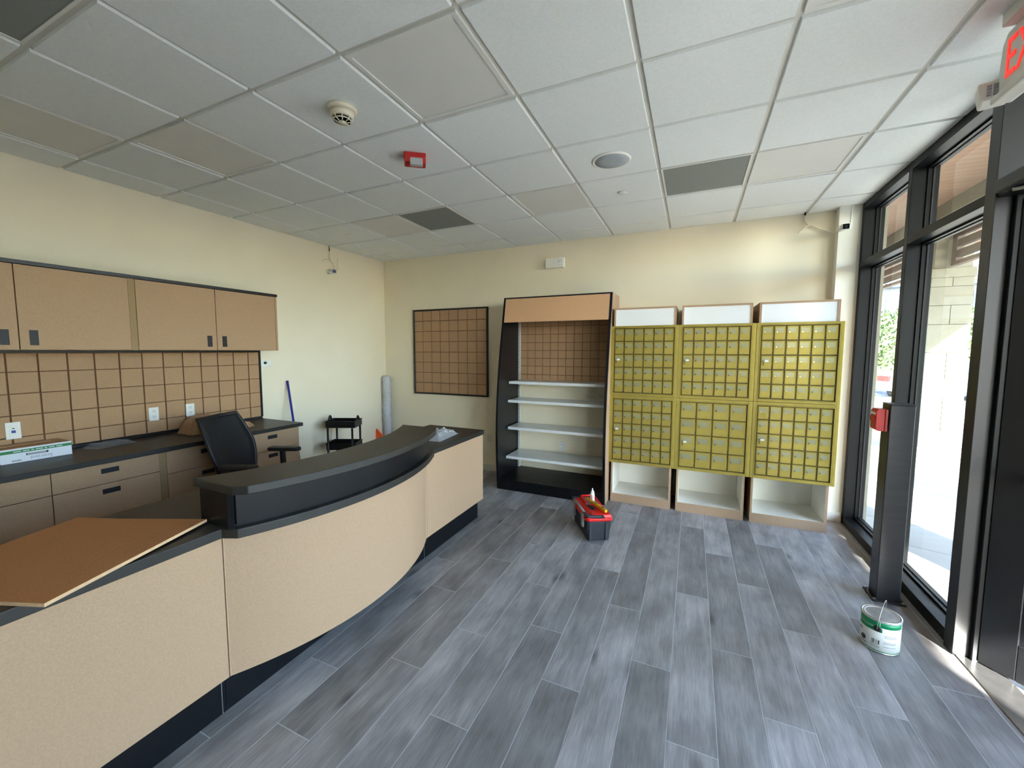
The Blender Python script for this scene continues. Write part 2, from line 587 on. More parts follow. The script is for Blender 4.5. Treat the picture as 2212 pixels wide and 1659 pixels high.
def text_part(name, body, size, material, parent, M, extrude=0.0006, align='CENTER', sx=1.0):
    cu = bpy.data.curves.new(name, 'FONT')
    cu.body = body; cu.size = size; cu.extrude = extrude; cu.align_x = align; cu.align_y = 'CENTER'
    tmp = bpy.data.objects.new(name + '_tmp', cu)
    COL.objects.link(tmp)
    dg = bpy.context.evaluated_depsgraph_get()
    me = bpy.data.meshes.new_from_object(tmp.evaluated_get(dg))
    bpy.data.objects.remove(tmp)
    me.name = name
    me.transform(Matrix.Diagonal((sx, 1, 1, 1)))
    me.transform(M)
    me.materials.clear(); me.materials.append(MATS[material])
    o = bpy.data.objects.new(name, me)
    COL.objects.link(o)
    o.parent = parent
    return o

R = math.radians

# ================================================================ the room
# --- floor: grout bed with individual wood-look planks
FX0 = 2.735 - 0.1954 * 13
FLOOR = MB().box(XL - 0.12, 6.03, YR, YB + 0.1, -0.08, -0.0008).build('floor', 'grout')
struct(FLOOR, 'grey wood-look plank floor laid lengthwise')
PW, PL = 0.1954, 1.172
ends = {-1: -3.575, 0: -0.725, 1: -1.063, 2: -1.718, 3: -1.366, 4: -1.915, 5: -1.155, 6: -0.344, 7: -0.757, 8: -1.195,
        9: -0.430, 10: -0.915, 11: -1.300, 12: -0.570, 13: -1.053, 14: -1.440, 15: -1.918}
fl = FLOOR.location
for k in range(-13, 17):
    x0 = 2.735 + PW * k
    x1 = x0 + PW
    x0c, x1c = max(x0, XL), min(x1, XS + 0.005)
    if x1c - x0c < 0.02:
        continue
    e = ends.get(k, random.uniform(0, PL))
    y = e
    while y < YB:
        y += PL
    y -= PL                      # the last joint before the back wall
    hi = YB
    g = 0.0021
    while hi > -6.6:
        lo = max(y, -6.6)
        centred('plank', MB().box(x0c + (g if x0c > XL else 0), x1c - g, lo + g, hi - g, -0.003, 0.0), 'plank', FLOOR, fl)
        hi = y
        y -= PL
MB_rear = MB().box(XL, XS, YR, -6.6, -0.004, 0.0)
centred('plank', MB_rear, 'plank', FLOOR, fl)

# --- walls
struct(MB().box(XL - 0.12, XL, YR, YB + 0.12, -0.08, 3.4).build('wall_left', 'wall_paint'), 'cream painted wall behind the cabinets')
struct(MB().box(XL, 6.03, YB, YB + 0.12, -0.08, 3.4).build('wall_back', 'wall_paint'), 'cream painted wall behind the mailboxes')
struct(MB().box(XL - 0.12, 6.03, YR - 0.12, YR, -0.08, 3.4).build('wall_rear', 'wall_paint'), 'cream wall behind the viewer')
struct(MB().box(5.725, 6.03, 0.30, YB, 0, CEIL + 0.1).build('wall_right', 'wall_white'), 'pale narrow pier beside the storefront frame')
struct(MB().box(6.03, 6.075, 0.30, 1.2, -0.05, 4.2).build('wall_outside', 'stucco'), 'cream outside pier beside the glass')
# --- baseboards
struct(MB().box(XL, 3.75, YB - 0.014, YB, 0, 0.088).build('baseboard_back', 'baseboard', bevel=0.003))
struct(MB().box(XL, XL + 0.014, -1.60, YB - 0.014, 0, 0.088).build('baseboard_left', 'baseboard', bevel=0.003))
struct(MB().box(5.715, 5.885, 0.286, 0.30, 0, 0.088).build('baseboard_right', 'baseboard', bevel=0.003))

# --- suspended ceiling: tee grid plane with tegular tiles hanging a little below it
CE = MB().box(XL, 5.99, YR, YB, CEIL + 0.013, CEIL + 0.12).build('ceiling', 'ceiling_grid')
struct(CE, 'white suspended ceiling on a tee grid')
cl = CE.location
TW = 0.0125
LIGHTS = {(2, 1), (5, 1), (8, 1), (2, 4), (5, 4), (8, 4), (1, 5), (2, 7), (5, 7), (8, 7)}
GRILLES = {(3, 1), (7, 1), (3, 6)}
def tile_mesh(x0, x1, y0, y1, z, drop, ch):
    m = MB()
    m.add([(x0, y0, z), (x1, y0, z), (x1, y1, z), (x0, y1, z),
           (x0 + ch, y0 + ch, z - drop), (x1 - ch, y0 + ch, z - drop), (x1 - ch, y1 - ch, z - drop), (x0 + ch, y1 - ch, z - drop)],
          [(0, 1, 2, 3), (7, 6, 5, 4), (1, 0, 4, 5), (2, 1, 5, 6), (3, 2, 6, 7), (0, 3, 7, 4)])
    return m
for i in range(0, 10):
    for j in range(-1, 12):
        x0 = max(i * TILE + TW, XL); x1 = min((i + 1) * TILE - TW, XS + 0.05)
        y1 = min(-j * TILE - TW, YB); y0 = -(j + 1) * TILE + TW
        if x1 - x0 < 0.03 or y1 - y0 < 0.03:
            continue
        if i == 0:
            x0 = XL
        if (i, j) in LIGHTS:
            m = MB()
            f = 0.022
            z0, z1 = CEIL + 0.001, CEIL + 0.014
            m.box(x0, x1, y0, y0 + f, z0, z1); m.box(x0, x1, y1 - f, y1, z0, z1)
            m.box(x0, x0 + f, y0 + f, y1 - f, z0, z1); m.box(x1 - f, x1, y0 + f, y1 - f, z0, z1)
            c = Vector(((x0 + x1) / 2, (y0 + y1) / 2, CEIL))
            t = thing('ceiling_light', '', 'ceiling light', c, 0, 'flat ceiling light panels, switched off')
            t['cell'] = '%d,%d' % (i, j)
            fr = m.build('light_frame', 'light_frame', t, off=c)
            d = MB().box(x0 + f, x1 - f, y0 + f, y1 - f, CEIL + 0.0060, CEIL + 0.0125).build('diffuser', 'light_panel', t, off=c)
            continue
        if (i, j) in GRILLES:
            c = Vector(((x0 + x1) / 2, (y0 + y1) / 2, CEIL))
            t = thing('ceiling_vent', '', 'ceiling vent', c, 0, 'dark perforated return-air panels')
            t['cell'] = '%d,%d' % (i, j)
            m = MB(); f = 0.012; z0, z1 = CEIL + 0.001, CEIL + 0.014
            m.box(x0, x1, y0, y0 + f, z0, z1); m.box(x0, x1, y1 - f, y1, z0, z1)
            m.box(x0, x0 + f, y0 + f, y1 - f, z0, z1); m.box(x1 - f, x1, y0 + f, y1 - f, z0, z1)
            m.build('vent_frame', 'light_frame', t, off=c)
            MB().box(x0 + f, x1 - f, y0 + f, y1 - f, CEIL + 0.005, CEIL + 0.0125).build('perforated_panel', 'grille_grey', t, off=c)
            continue
        centred('tile', tile_mesh(x0, x1, y0, y1, CEIL + 0.013, 0.013, 0.003 if (x1 - x0 > .1 and y1 - y0 > .1) else 0.001), 'ceiling_tile', CE, cl)
WORD = {'2,1': 'greyish flat ceiling light in the far row, beside the dark vent', '5,1': 'greyish flat ceiling light in the far row, near the middle',
        '8,1': 'pale flat ceiling light in the far row, nearest the glass', '2,4': 'greyish flat ceiling light above the tan wall cabinets',
        '5,4': 'greyish flat ceiling light beside the smoke detector', '8,4': 'pale flat ceiling light near the exit sign at the picture top',
        '1,5': 'bluish-grey recessed flat ceiling panel nearest the left wall', '2,7': 'flat ceiling light behind the viewer on the cabinet side',
        '5,7': 'flat ceiling light behind the viewer in the middle', '8,7': 'flat ceiling light behind the viewer near the glass',
        '3,1': 'dark perforated ceiling vent above the far left corner', '7,1': 'grey perforated ceiling vent above the mailboxes',
        '3,6': 'dark perforated ceiling vent cut by the top left picture corner'}
for o in list(COL.objects):
    if 'cell' in o:
        o['label'] = WORD[o['cell']]
        del o['cell']

# ================================================================ storefront
GX = 6.000       # glass plane
def mull(m, x0, x1, y0, y1, z0, z1):
    m.box(x0, x1, y0, y1, z0, z1)

def window_unit(n, y_far, y_near, label, far_w=0.055, near_w=0.0, transom=True):
    """frame of one bay between y_far (towards the back wall) and y_near"""
    root = struct_empty('window_%d' % n, (XS, (y_far + y_near) / 2, 0), label)
    b = root.location
    # verticals: inner box, gasket groove, outer box
    def bar(nm, x0, x1, y0, y1, z0, z1):
        o = MB().box(x0, x1, y0, y1, z0, z1).build(nm, 'bronze_frame', root, off=b, bevel=0.002, seg=1)
        return o
    bar('mullion', XS, 6.035, y_far - far_w, y_far, 0.0, CEIL + 0.005)
    if near_w:
        bar('mullion', XS, 6.035, y_near, y_near + near_w, 0.0, CEIL + 0.005)
    ya, yb = y_near + near_w, y_far - far_w
    bar('sill', XS, 6.035, ya, yb, 0.0, 0.075)
    bar('head', XS, 6.035, ya, yb, CEIL - 0.055, CEIL + 0.005)
    if transom:
        bar('transom', XS, 6.035, ya, yb, 2.395, 2.450)
    # glazing beads (narrower steps next to the glass)
    g = MB()
    zs = [(0.075, 2.395), (2.450, CEIL - 0.055)] if transom else [(0.075, CEIL - 0.055)]
    for z0, z1 in zs:
        g.box(GX - 0.030, GX + 0.030, yb - 0.012, yb, z0, z1); g.box(GX - 0.030, GX + 0.030, ya, ya + 0.012, z0, z1)
        g.box(GX - 0.030, GX + 0.030, ya + 0.012, yb - 0.012, z0, z0 + 0.012); g.box(GX - 0.030, GX + 0.030, ya + 0.012, yb - 0.012, z1 - 0.012, z1)
    g.build('glazing_bead', 'bronze_frame', root, off=b)
    q = MB()
    for z0, z1 in zs:
        q.box(GX - 0.005, GX + 0.005, yb - 0.020, yb - 0.012, z0 + 0.012, z1 - 0.012); q.box(GX - 0.005, GX + 0.005, ya + 0.012, ya + 0.020, z0 + 0.012, z1 - 0.012)
        q.box(GX - 0.005, GX + 0.005, ya + 0.02, yb - 0.02, z0 + 0.012, z0 + 0.018); q.box(GX - 0.005, GX + 0.005, ya + 0.02, yb - 0.02, z1 - 0.018, z1 - 0.012)
    q.build('gasket', 'gasket', root, off=b)
    for z0, z1 in zs:
        MB().add([(GX, ya + .014, z0 + .014), (GX, yb - .014, z0 + .014), (GX, yb - .014, z1 - .014), (GX, ya + .014, z1 - .014)], [(0, 1, 2, 3)]).build('pane', 'pane_glass', root, off=b)
    return root

window_unit(1, 0.298, -0.575, 'narrow storefront window nearest the mailboxes')
window_unit(2, -0.575, -1.515, 'storefront window behind the dark post')
# door jamb (wide mullion) and head
jamb = struct_empty('door_1', (5.90, -1.60, 0), 'dark metal glazed entrance door standing open outwards')
jb = jamb.location
MB().box(5.872, 6.035, -1.600, -1.515, 0, CEIL + 0.005).build('jamb', 'door_metal', jamb, off=jb, bevel=0.002, seg=1)
MB().box(5.935, 6.02, -1.628, -1.600, 0, 2.395).build('door_stop', 'bronze_frame', jamb, off=jb, bevel=0.003, seg=1)
MB().box(XS - 0.01, 6.035, -2.72, -1.600, 2.395, 2.47).build('door_head', 'bronze_frame', jamb, off=jb, bevel=0.002, seg=1)
MB().box(XS, 6.035, -2.72, -1.600, CEIL - 0.055, CEIL + 0.005).build('head', 'bronze_frame', jamb, off=jb, bevel=0.002, seg=1)
MB().add([(GX, -2.72, 2.47), (GX, -1.6, 2.47), (GX, -1.6, CEIL - .055), (GX, -2.72, CEIL - .055)], [(0, 1, 2, 3)]).build('pane', 'pane_glass', jamb, off=jb)
MB().box(5.885, 6.035, -2.72, -1.600, -0.02, 0.006).build('threshold', 'steel', jamb, off=jb, bevel=0.002, seg=1)
# the leaf, hinged on the far jamb, swung outwards
leaf = bpy.data.objects.new('door_leaf', None); COL.objects.link(leaf)
leaf.parent = jamb
leaf.location = Vector((5.955, -1.632, 0)) - Vector(jb)
leaf.rotation_euler = (0, 0, math.atan2(-0.774, 0.633))
LW, LH, ST = 1.02, 2.375, 0.135
for nm, a in (('stile', (0, ST, 0, 0.05, 0.012, LH)), ('stile', (LW - ST, LW, 0, 0.05, 0.012, LH)),
              ('bottom_rail', (ST, LW - ST, 0, 0.05, 0.012, 0.20)), ('top_rail', (ST, LW - ST, 0, 0.05, LH - 0.12, LH))):
    MB().box(a[0], a[1], a[2], a[3], a[4], a[5]).build(nm, 'door_metal', leaf, bevel=0.003, seg=1)
gb = MB()
gb.box(ST, ST + 0.014, 0.008, 0.042, 0.20, LH - 0.12); gb.box(LW - ST - 0.014, LW - ST, 0.008, 0.042, 0.20, LH - 0.12)
gb.box(ST + .014, LW - ST - .014, 0.008, 0.042, 0.20, 0.214); gb.box(ST + .014, LW - ST - .014, 0.008, 0.042, LH - 0.134, LH - 0.12)
gb.build('glazing_bead', 'door_metal', leaf)
MB().add([(ST + .01, .025, .205), (LW - ST - .01, .025, .205), (LW - ST - .01, .025, LH - .125), (ST + .01, .025, LH - .125)], [(0, 1, 2, 3)]).build('door_pane', 'pane_glass', leaf)
MB().box(ST - 0.01, LW - ST + 0.01, -0.075, -0.045, 1.0, 1.05).box(ST - 0.01, ST + .03, -0.05, 0.0, 1.0, 1.05).box(LW - ST - .03, LW - ST + .01, -0.05, 0, 1.0, 1.05).build('push_bar', 'door_metal', leaf, bevel=0.004, seg=1)
# closer on the head, arm reaching to the leaf
MB().box(5.838, 5.885, -2.08, -1.66, 2.40, 2.462).build('door_closer', 'post_metal', jamb, off=jb, bevel=0.006)
MB().tube([(5.86, -1.75, 2.39), (6.02, -1.90, 2.375), (6.14, -1.86, 2.37)], 0.011, 8).build('closer_arm', 'steel', jamb, off=jb)
# bays further along, behind the viewer's shoulder
MB_j2 = MB().box(XS - 0.02, 6.035, -2.80, -2.72, 0, CEIL + 0.005).build('jamb', 'bronze_frame', jamb, off=jb, bevel=0.002, seg=1)
window_unit(3, -2.80, -4.00, 'storefront window past the door')
window_unit(4, -4.00, -5.20, 'storefront window beside the viewer', near_w=0.055)
struct(MB().box(XS, 6.03, YR, -5.20, 0, 3.4).build('wall_right_infill', 'wall_paint'), 'unseen cream wall behind the viewer, put in instead of windows to cut light')  # unseen; solid in place of more windows, to cut light on the counter
# ================================================================ outside
struct(MB().box(6.0, 11.2, -40, 60, -0.30, -0.015).build('ground_walkway', 'paving'), 'pale stone walkway under the canopy')
struct(MB().box(11.2, 90, -40, 120, -0.40, -0.12).build('road_outside', 'asphalt'), 'grey car park outside')
# canopy soffit in boards, outer edge stepped back past the door to admit sun
SOF = 3.86
so = struct(MB().box(6.075, 10.1, -7.5, 30, SOF + 0.02, SOF + 0.35).build('roof_canopy', 'stucco'), 'walkway canopy with a boarded soffit')
sl = so.location
struct(MB().box(6.03, 9.61, -30, -7.5, SOF + 0.0, SOF + 0.35).build('roof_canopy_sun_cut', 'stucco'), 'unseen canopy past the door, narrowed to let sun in')  # unseen narrower part, shaped so a sliver of sun reaches the doorway floor
struct(MB().box(6.03, 6.075, -30, 30, CEIL + 0.0, 5.0).build('wall_above_glass', 'stucco'), 'cream wall above the storefront')
struct(MB().box(XL - .12, 6.03, YR - .12, YB + .12, 3.4, 3.5).build('roof', 'stucco'), 'flat roof over the room')
k = 0
y = -1.0
while y < 9.0:
    centred('board', MB().box(6.075, 10.08, y + 0.002, y + 0.138, SOF, SOF + 0.02), 'soffit_wood', so, sl)
    y += 0.14
centred('board', MB().box(6.075, 10.08, 9.0, 30, SOF, SOF + 0.02), 'soffit_wood', so, sl)
centred('board', MB().box(6.075, 10.08, -7.5, -1.0, SOF, SOF + 0.02), 'soffit_wood', so, sl)
struct(MB().box(7.90, 8.28, -30, 30, 3.66, SOF).build('beam_canopy', 'stucco'), 'cream beam above the louvres')

def stone_pillar(y0, label, blocks):
    t = thing('stone_pillar', label, 'pillar', (8.09, y0 + 0.24, -0.015), 0, 'stone clad pillars of the walkway')
    b = t.location
    MB().box(7.86, 8.32, y0 + 0.01, y0 + 0.47, -0.015, 2.88).build('core', 'stone_joint' if blocks else 'stucco', t, off=b)
    MB().box(7.875, 8.305, y0 + 0.02, y0 + 0.46, 2.88, 3.66).build('upper_block', 'stucco', t, off=b)
    MB().box(7.835, 8.345, y0 - 0.015, y0 + 0.495, 2.76, 2.90).build('capital', 'stone', t, off=b, bevel=0.006)
    MB().box(7.825, 8.355, y0 - 0.025, y0 + 0.505, -0.015, 0.12).build('plinth', 'stone', t, off=b, bevel=0.006)
    if blocks:
        zz = [0.12, 0.36, 0.92, 1.20, 1.62, 2.05, 2.34, 2.625, 2.76]
        g = 0.004
        for q in range(len(zz) - 1):
            z0, z1 = zz[q] + g, zz[q + 1] - g
            cuts = (7.85, 8.09, 8.33) if q % 2 else (7.85, 8.33)
            for xa, xb in zip(cuts[:-1], cuts[1:]):
                centred('stone_block', MB().box(xa + g * (xa > 7.9), xb - g * (xb < 8.3), y0, y0 + 0.02, z0, z1), 'stone', t, b)
            centred('stone_block', MB().box(7.85, 7.87, y0 + 0.02, y0 + 0.48, z0, z1), 'stone', t, b)
    return t
stone_pillar(4.05, 'cream stone-clad pillar seen through the storefront window', True)
stone_pillar(0.34, 'cream stone-clad pillar outside the entrance, beyond the picture edge', False)
stone_pillar(-3.37, 'cream stone-clad pillar outside, behind the viewer', False)
stone_pillar(-7.08, 'cream stone-clad pillar outside, farthest behind the viewer', False)
stone_pillar(9.9, 'cream stone-clad pillar farthest along the walkway', False)

def louvre(y0, y1, label):
    t = thing('louvre_screen', label, 'louvre', (8.09, (y0 + y1) / 2, 2.93), 0, 'brown louvre screens between the pillars')
    b = t.location
    m = MB()
    m.box(8.05, 8.13, y0, y0 + 0.12, 2.93, 3.66); m.box(8.05, 8.13, y1 - 0.12, y1, 2.93, 3.66)
    m.box(8.05, 8.13, y0 + .12, y1 - .12, 2.93, 2.985); m.box(8.05, 8.13, y0 + .12, y1 - .12, 3.60, 3.66)
    m.build('screen_frame', 'louvre_brown', t, off=b)
    for q in range(4):
        z = 3.035 + q * 0.155
        centred('slat', MB().box(8.06, 8.12, y0 + .12, y1 - .12, z, z + 0.105), 'louvre_brown', t, b)
louvre(0.84, 4.05, 'brown slatted louvre screen on the near side of the stone pillar')
louvre(4.54, 9.88, 'brown slatted louvre screen beyond the stone pillar, with bright slots')

# hedge (uncountable leaves), house, cars, palm
def hedge(x0, x1, y0, y1, z1, n, name, label):
    m = MB()
    m.box(x0 + .25, x1 - .25, y0 + .25, y1 - .25, -0.12, z1 - .2)
    rnd = random.Random(11)
    for _ in range(n):
        f = rnd.random()
        if f < .55:
            c = Vector((rnd.uniform(x0, x1), y0 + rnd.uniform(0, .3), rnd.uniform(-.1, z1)))
        elif f < .8:
            c = Vector((x0 + rnd.uniform(0, .3), rnd.uniform(y0, y1), rnd.uniform(-.1, z1)))
        else:
            c = Vector((rnd.uniform(x0, x1), rnd.uniform(y0, y1), z1 + rnd.uniform(-.2, .15)))
        a = Vector((rnd.uniform(-1, 1), rnd.uniform(-1, 1), rnd.uniform(-.3, 1))).normalized()
        u = a.orthogonal().normalized(); w = a.cross(u)
        s = rnd.uniform(.07, .16)
        m.add([c - u * s * .4, c + a * s * .2 - w * s * .5, c + u * s * .9, c + a * s * .2 + w * s * .5], [(0, 1, 2, 3)])
    o = m.build(name, 'leaf')
    o['kind'] = 'stuff'
    tag(o, label, 'hedge')
hedge(11.0, 22.0, 22.0, 24.5, 3.6, 5200, 'hedge', 'tall clipped green hedge behind the parked cars')

def house():
    t = thing('house', 'white two-storey house with a gable behind the hedge', 'house', (20, 36, -0.12))
    b = t.location
    MB().box(12, 30, 34, 42, -.12, 6.3).build('wall', 'house_white', t, off=b)
    MB().prism([(33.3, 6.3), (42.7, 6.3), (38, 9.2)], 11.4, 30.6, 'x').build('roof', 'house_roof', t, off=b)
    MB().prism([(16.6, 6.3), (25.4, 6.3), (21.0, 8.9)], 33.2, 36, 'y').build('gable', 'house_white', t, off=b)
    MB().prism([(17.6, 6.55), (24.4, 6.55), (21.0, 8.4)], 33.1, 33.2, 'y').build('gable_panel', 'house_roof', t, off=b)
    MB().box(11.4, 30.6, 33.2, 34, 6.15, 6.35).build('eave', 'house_white', t, off=b)
    for x in (14.0, 17.8, 21.6, 25.4):
        w = MB().box(x, x + 1.1, 33.93, 34, 4.1, 5.7).build('window', 'house_blue', t, off=b)
        MB().box(x + .08, x + .5, 33.9, 33.93, 4.2, 5.6).box(x + .6, x + 1.02, 33.9, 33.93, 4.2, 5.6).build('pane', 'car_glass', w, off=b)
        MB().box(x - .75, x - .1, 33.94, 34, 4.05, 5.75).build('shutter', 'house_blue', t, off=b)
house()

def car(loc, rz, label, matname='car_silver'):
    t = thing('parked_car', label, 'car', loc, rz)
    # length along x (front +x), rear at -x
    prof = [(-2.25, 0.32), (-2.28, 0.62), (-2.2, 0.92), (-1.72, 1.02), (-1.05, 1.42), (0.25, 1.44), (1.05, 1.0), (2.0, 0.86), (2.25, 0.62), (2.2, 0.32)]
    low = [(p[0], min(p[1], 0.98)) for p in prof]
    MB().prism([(-2.25, .32), (-2.29, .6), (-2.22, .9), (-1.7, 1.0), (1.05, .99), (2.0, .86), (2.26, .62), (2.2, .32)], -0.88, 0.88, 'y').build('body', matname, t, bevel=0.05, seg=2)
    cab = MB()
    a, h = 0.80, 0.64
    cab.add([(-1.72, -a, .98), (1.05, -a, .98), (1.05, a, .98), (-1.72, a, .98), (-1.05, -h, 1.43), (.22, -h, 1.44), (.22, h, 1.44), (-1.05, h, 1.43)],
            [(0, 3, 2, 1), (4, 5, 6, 7), (0, 1, 5, 4), (1, 2, 6, 5), (2, 3, 7, 6), (3, 0, 4, 7)])
    cab.build('glasshouse', 'car_glass', t, bevel=0.03)
    MB().box(-1.05, .2, -.63, .63, 1.425, 1.455).build('car_roof', matname, t, bevel=0.01)
    for sy in (-1, 1):
        MB().box(-2.31, -2.2, sy * .62 - .2, sy * .62 + .2, .68, .86).build('tail_light', 'tail_red', t, bevel=0.01)
    MB().box(-2.34, -2.2, -.84, .84, .38, .55).build('bumper', matname, t, bevel=0.03)
    for sx in (-1.4, 1.35):
        for sy in (-1, 1):
            w = MB().cyl((0, 0), 0.32, -0.1, 0.1, 24)
            w.xform(Matrix.Translation((sx, sy * .80, .32)) @ Matrix.Rotation(R(90), 4, 'X'))
            wo = w.build('wheel', 'tyre', t)
            hb = MB().cyl((0, 0), 0.19, -0.11, 0.11, 16)
            hb.xform(Matrix.Translation((sx, sy * .80, .32)) @ Matrix.Rotation(R(90), 4, 'X'))
            hb.build('hubcap', 'steel', wo)
    return t
car((13.1, 15.5, -0.12), R(35), 'silver parked car with red tail lights before the hedge')
car((17.2, 13.2, -0.12), R(40), 'silver parked car partly hidden by the stone pillar')

def palm():
    t = thing('palm_tree', 'palm tree with yellow-green fronds right of the stone pillar', 'palm', (15.2, 13.6, -0.12))
    MB().tube([(0, 0, 0), (.1, .05, 2), (.1, 0, 4), (.2, 0, 5.6)], .2, 10, rr=[.24, .2, .18, .16]).build('trunk', 'trunk', t)
    rnd = random.Random(3)
    for q in range(14):
        a = q * 2 * math.pi / 14
        m = MB()
        p0 = Vector((.2, 0, 5.6))
        L = rnd.uniform(1.6, 2.1)
        for s in range(6):
            u0, u1 = s / 6, (s + 1) / 6
            def P(u, w):
                r = u * L; z = .9 * math.sin(u * 2.4) - 1.0 * u * u
                c = p0 + Vector((math.cos(a) * r, math.sin(a) * r, z))
                return c + Vector((-math.sin(a), math.cos(a), -.25)) * w
            wv0, wv1 = .28 * (1 - abs(2 * u0 - .9) * .7), .28 * (1 - abs(2 * u1 - .9) * .7)
            m.add([P(u0, -wv0), P(u1, -wv1), P(u1, 0), P(u0, 0)], [(0, 1, 2, 3)])
            m.add([P(u0, 0), P(u1, 0), P(u1, wv1), P(u0, wv0)], [(0, 1, 2, 3)])
        m.build('frond', 'leaf_yellow', t)
palm()

# ================================================================ wall cabinets and base cabinets on the left wall
UF = 0.605       # upper door face
def upper_cabinet(y0, y1, ym, label, filler=None, end=None):
    t = thing('wall_cabinet', label, 'cabinet', (XW, (y0 + y1) / 2, 1.640), 0, 'tan wall cabinets')
    b = t.location
    MB().box(XW, UF - 0.020, y0, y1, 1.640, 2.188).build('body', 'stile', t, off=b)
    g = 0.0025
    for q, (a, c) in enumerate(((y0, ym), (ym, y1 if end is None else end))):
        d = MB().box(UF - 0.019, UF, a + g, c - g, 1.643, 2.188).build('door', 'mdf_cab', t, off=b, bevel=0.0015, seg=1)
        h0 = (c - 0.082, c - 0.042) if q == 0 else (a + 0.046, a + 0.086)
        fr = MB()
        z0, z1 = 1.673, 1.771
        w = 0.004
        fr.box(UF, UF + .002, h0[0], h0[1], z0, z0 + w); fr.box(UF, UF + .002, h0[0], h0[1], z1 - w, z1)
        fr.box(UF, UF + .002, h0[0], h0[0] + w, z0 + w, z1 - w); fr.box(UF, UF + .002, h0[1] - w, h0[1], z0 + w, z1 - w)
        fr.box(UF, UF + .0006, h0[0] + w, h0[1] - w, z0 + w, z1 - w)
        fr.build('recessed_pull', 'pull_black', d, off=b)
    if filler:
        MB().box(XW, UF - 0.004, filler[0], filler[1], 1.640, 2.190).build('filler_strip', 'stile', t, off=b)
    if end is not None:
        MB().box(XW, UF, end, y1, 1.640, 2.190).build('end_panel', 'mdf_cab', t, off=b)
    return t
upper_cabinet(-4.010, -2.840, -3.420, 'tan two-door wall cabinet nearest the viewer, cut by the picture edge', filler=(-2.840, -2.798))
upper_cabinet(-2.798, -1.612, -2.215, 'tan two-door wall cabinet ending above the thermostat', end=-1.632)
tag(MB().box(XW, UF + 0.008, -4.02, -1.606, 2.190, 2.216).build('cabinet_top_trim', 'black_trim', bevel=0.002, seg=1), 'black trim board along the top of the wall cabinets', 'trim')

BF = 0.890       # base drawer face
def base_cabinet(y0, y1, ym, rows, label, filler=None):
    t = thing('base_cabinet', label, 'cabinet', (XW, (y0 + y1) / 2, 0), 0, 'tan base cabinets with drawers')
    b = t.location
    MB().box(XW, BF - 0.02, y0, y1, 0.10, 0.865).build('body', 'stile', t, off=b)
    MB().box(XW, BF - 0.08, y0, y1, 0.0, 0.10).build('toe_kick', 'black_trim', t, off=b)
    g = 0.002
    for (a, c) in ((y0, ym), (ym, y1)):
        for (z0, z1) in rows:
            d = MB().box(BF - 0.019, BF, a + g, c - g, z0 + g, z1 - g).build('drawer', 'mdf_cab', t, off=b, bevel=0.0015, seg=1)
            yc = (a + c) / 2
            zc1 = z1 - 0.036
            fr = MB(); w = .004
            ya, yb, za, zb = yc - .048, yc + .048, zc1 - .034, zc1
            fr.box(BF, BF + .002, ya, yb, za, za + w); fr.box(BF, BF + .002, ya, yb, zb - w, zb)
            fr.box(BF, BF + .002, ya, ya + w, za + w, zb - w); fr.box(BF, BF + .002, yb - w, yb, za + w, zb - w)
            fr.box(BF, BF + .0006, ya + w, yb - w, za + w, zb - w)
            fr.build('recessed_pull', 'pull_black', d, off=b)
    if filler:
        MB().box(XW, BF - 0.003, filler[0], filler[1], 0.10, 0.865).build('filler_strip', 'stile', t, off=b)
base_cabinet(-4.00, -2.845, -3.422, [(0.722, 0.865), (0.40, 0.722), (0.10, 0.40)], 'tan base cabinet of drawers under the white carton', filler=(-2.845, -2.80))
base_cabinet(-2.80, -1.634, -2.217, [(0.685, 0.865), (0.40, 0.685), (0.10, 0.40)], 'tan base cabinet of drawers behind the office chair')
ct = thing('countertop', 'black laminate countertop along the left wall', 'countertop', (XW, -2.8, 0.866))
MB().box(XW, 0.915, -4.05, -1.60, 0.866, 0.902).build('worktop', 'laminate', ct, off=ct.location, bevel=0.004)
MB().box(XW, XW + 0.030, -4.05, -1.616, 0.902, 0.925).build('back_ledge', 'black_trim', ct, off=ct.location, bevel=0.003, seg=1)

# --- grooved MDF splash panel, tile by tile
def edges(first, pitch, n):
    return [first + pitch * i for i in range(n + 1)]
sp = thing('splash_board', 'tan grooved square-grid panel between wall cabinets and countertop', 'wall panel', (XW, -2.8, 0.925))
b = sp.location
MB().box(XW, XW + 0.009, -4.05, -1.612, 0.9265, 1.6385).build('backer', 'groove', sp, off=b)
ys = [-4.05] + [-4.017 + 0.1518 * i for i in range(0, 16)] + [-1.622]
zs = [0.9265, 1.036, 1.188, 1.338, 1.489, 1.622]
for i in range(len(ys) - 1):
    for j in range(len(zs) - 1):
        if ys[i + 1] - ys[i] < 0.02:
            continue
        centred('tile', MB().box(XW + 0.009, XW + 0.020, ys[i] + .0045, ys[i + 1] - .0045, zs[j] + .003, zs[j + 1] - .003), 'mdf_tile', sp, b, bevel=0.002, seg=1)
MB().box(XW, XW + 0.022, -1.622, -1.604, 0.9265, 1.6385).build('edge_trim', 'black_trim', sp, off=b)
MB().box(XW, XW + 0.022, -4.05, -1.622, 1.622, 1.6385).build('edge_trim', 'black_trim', sp, off=b)

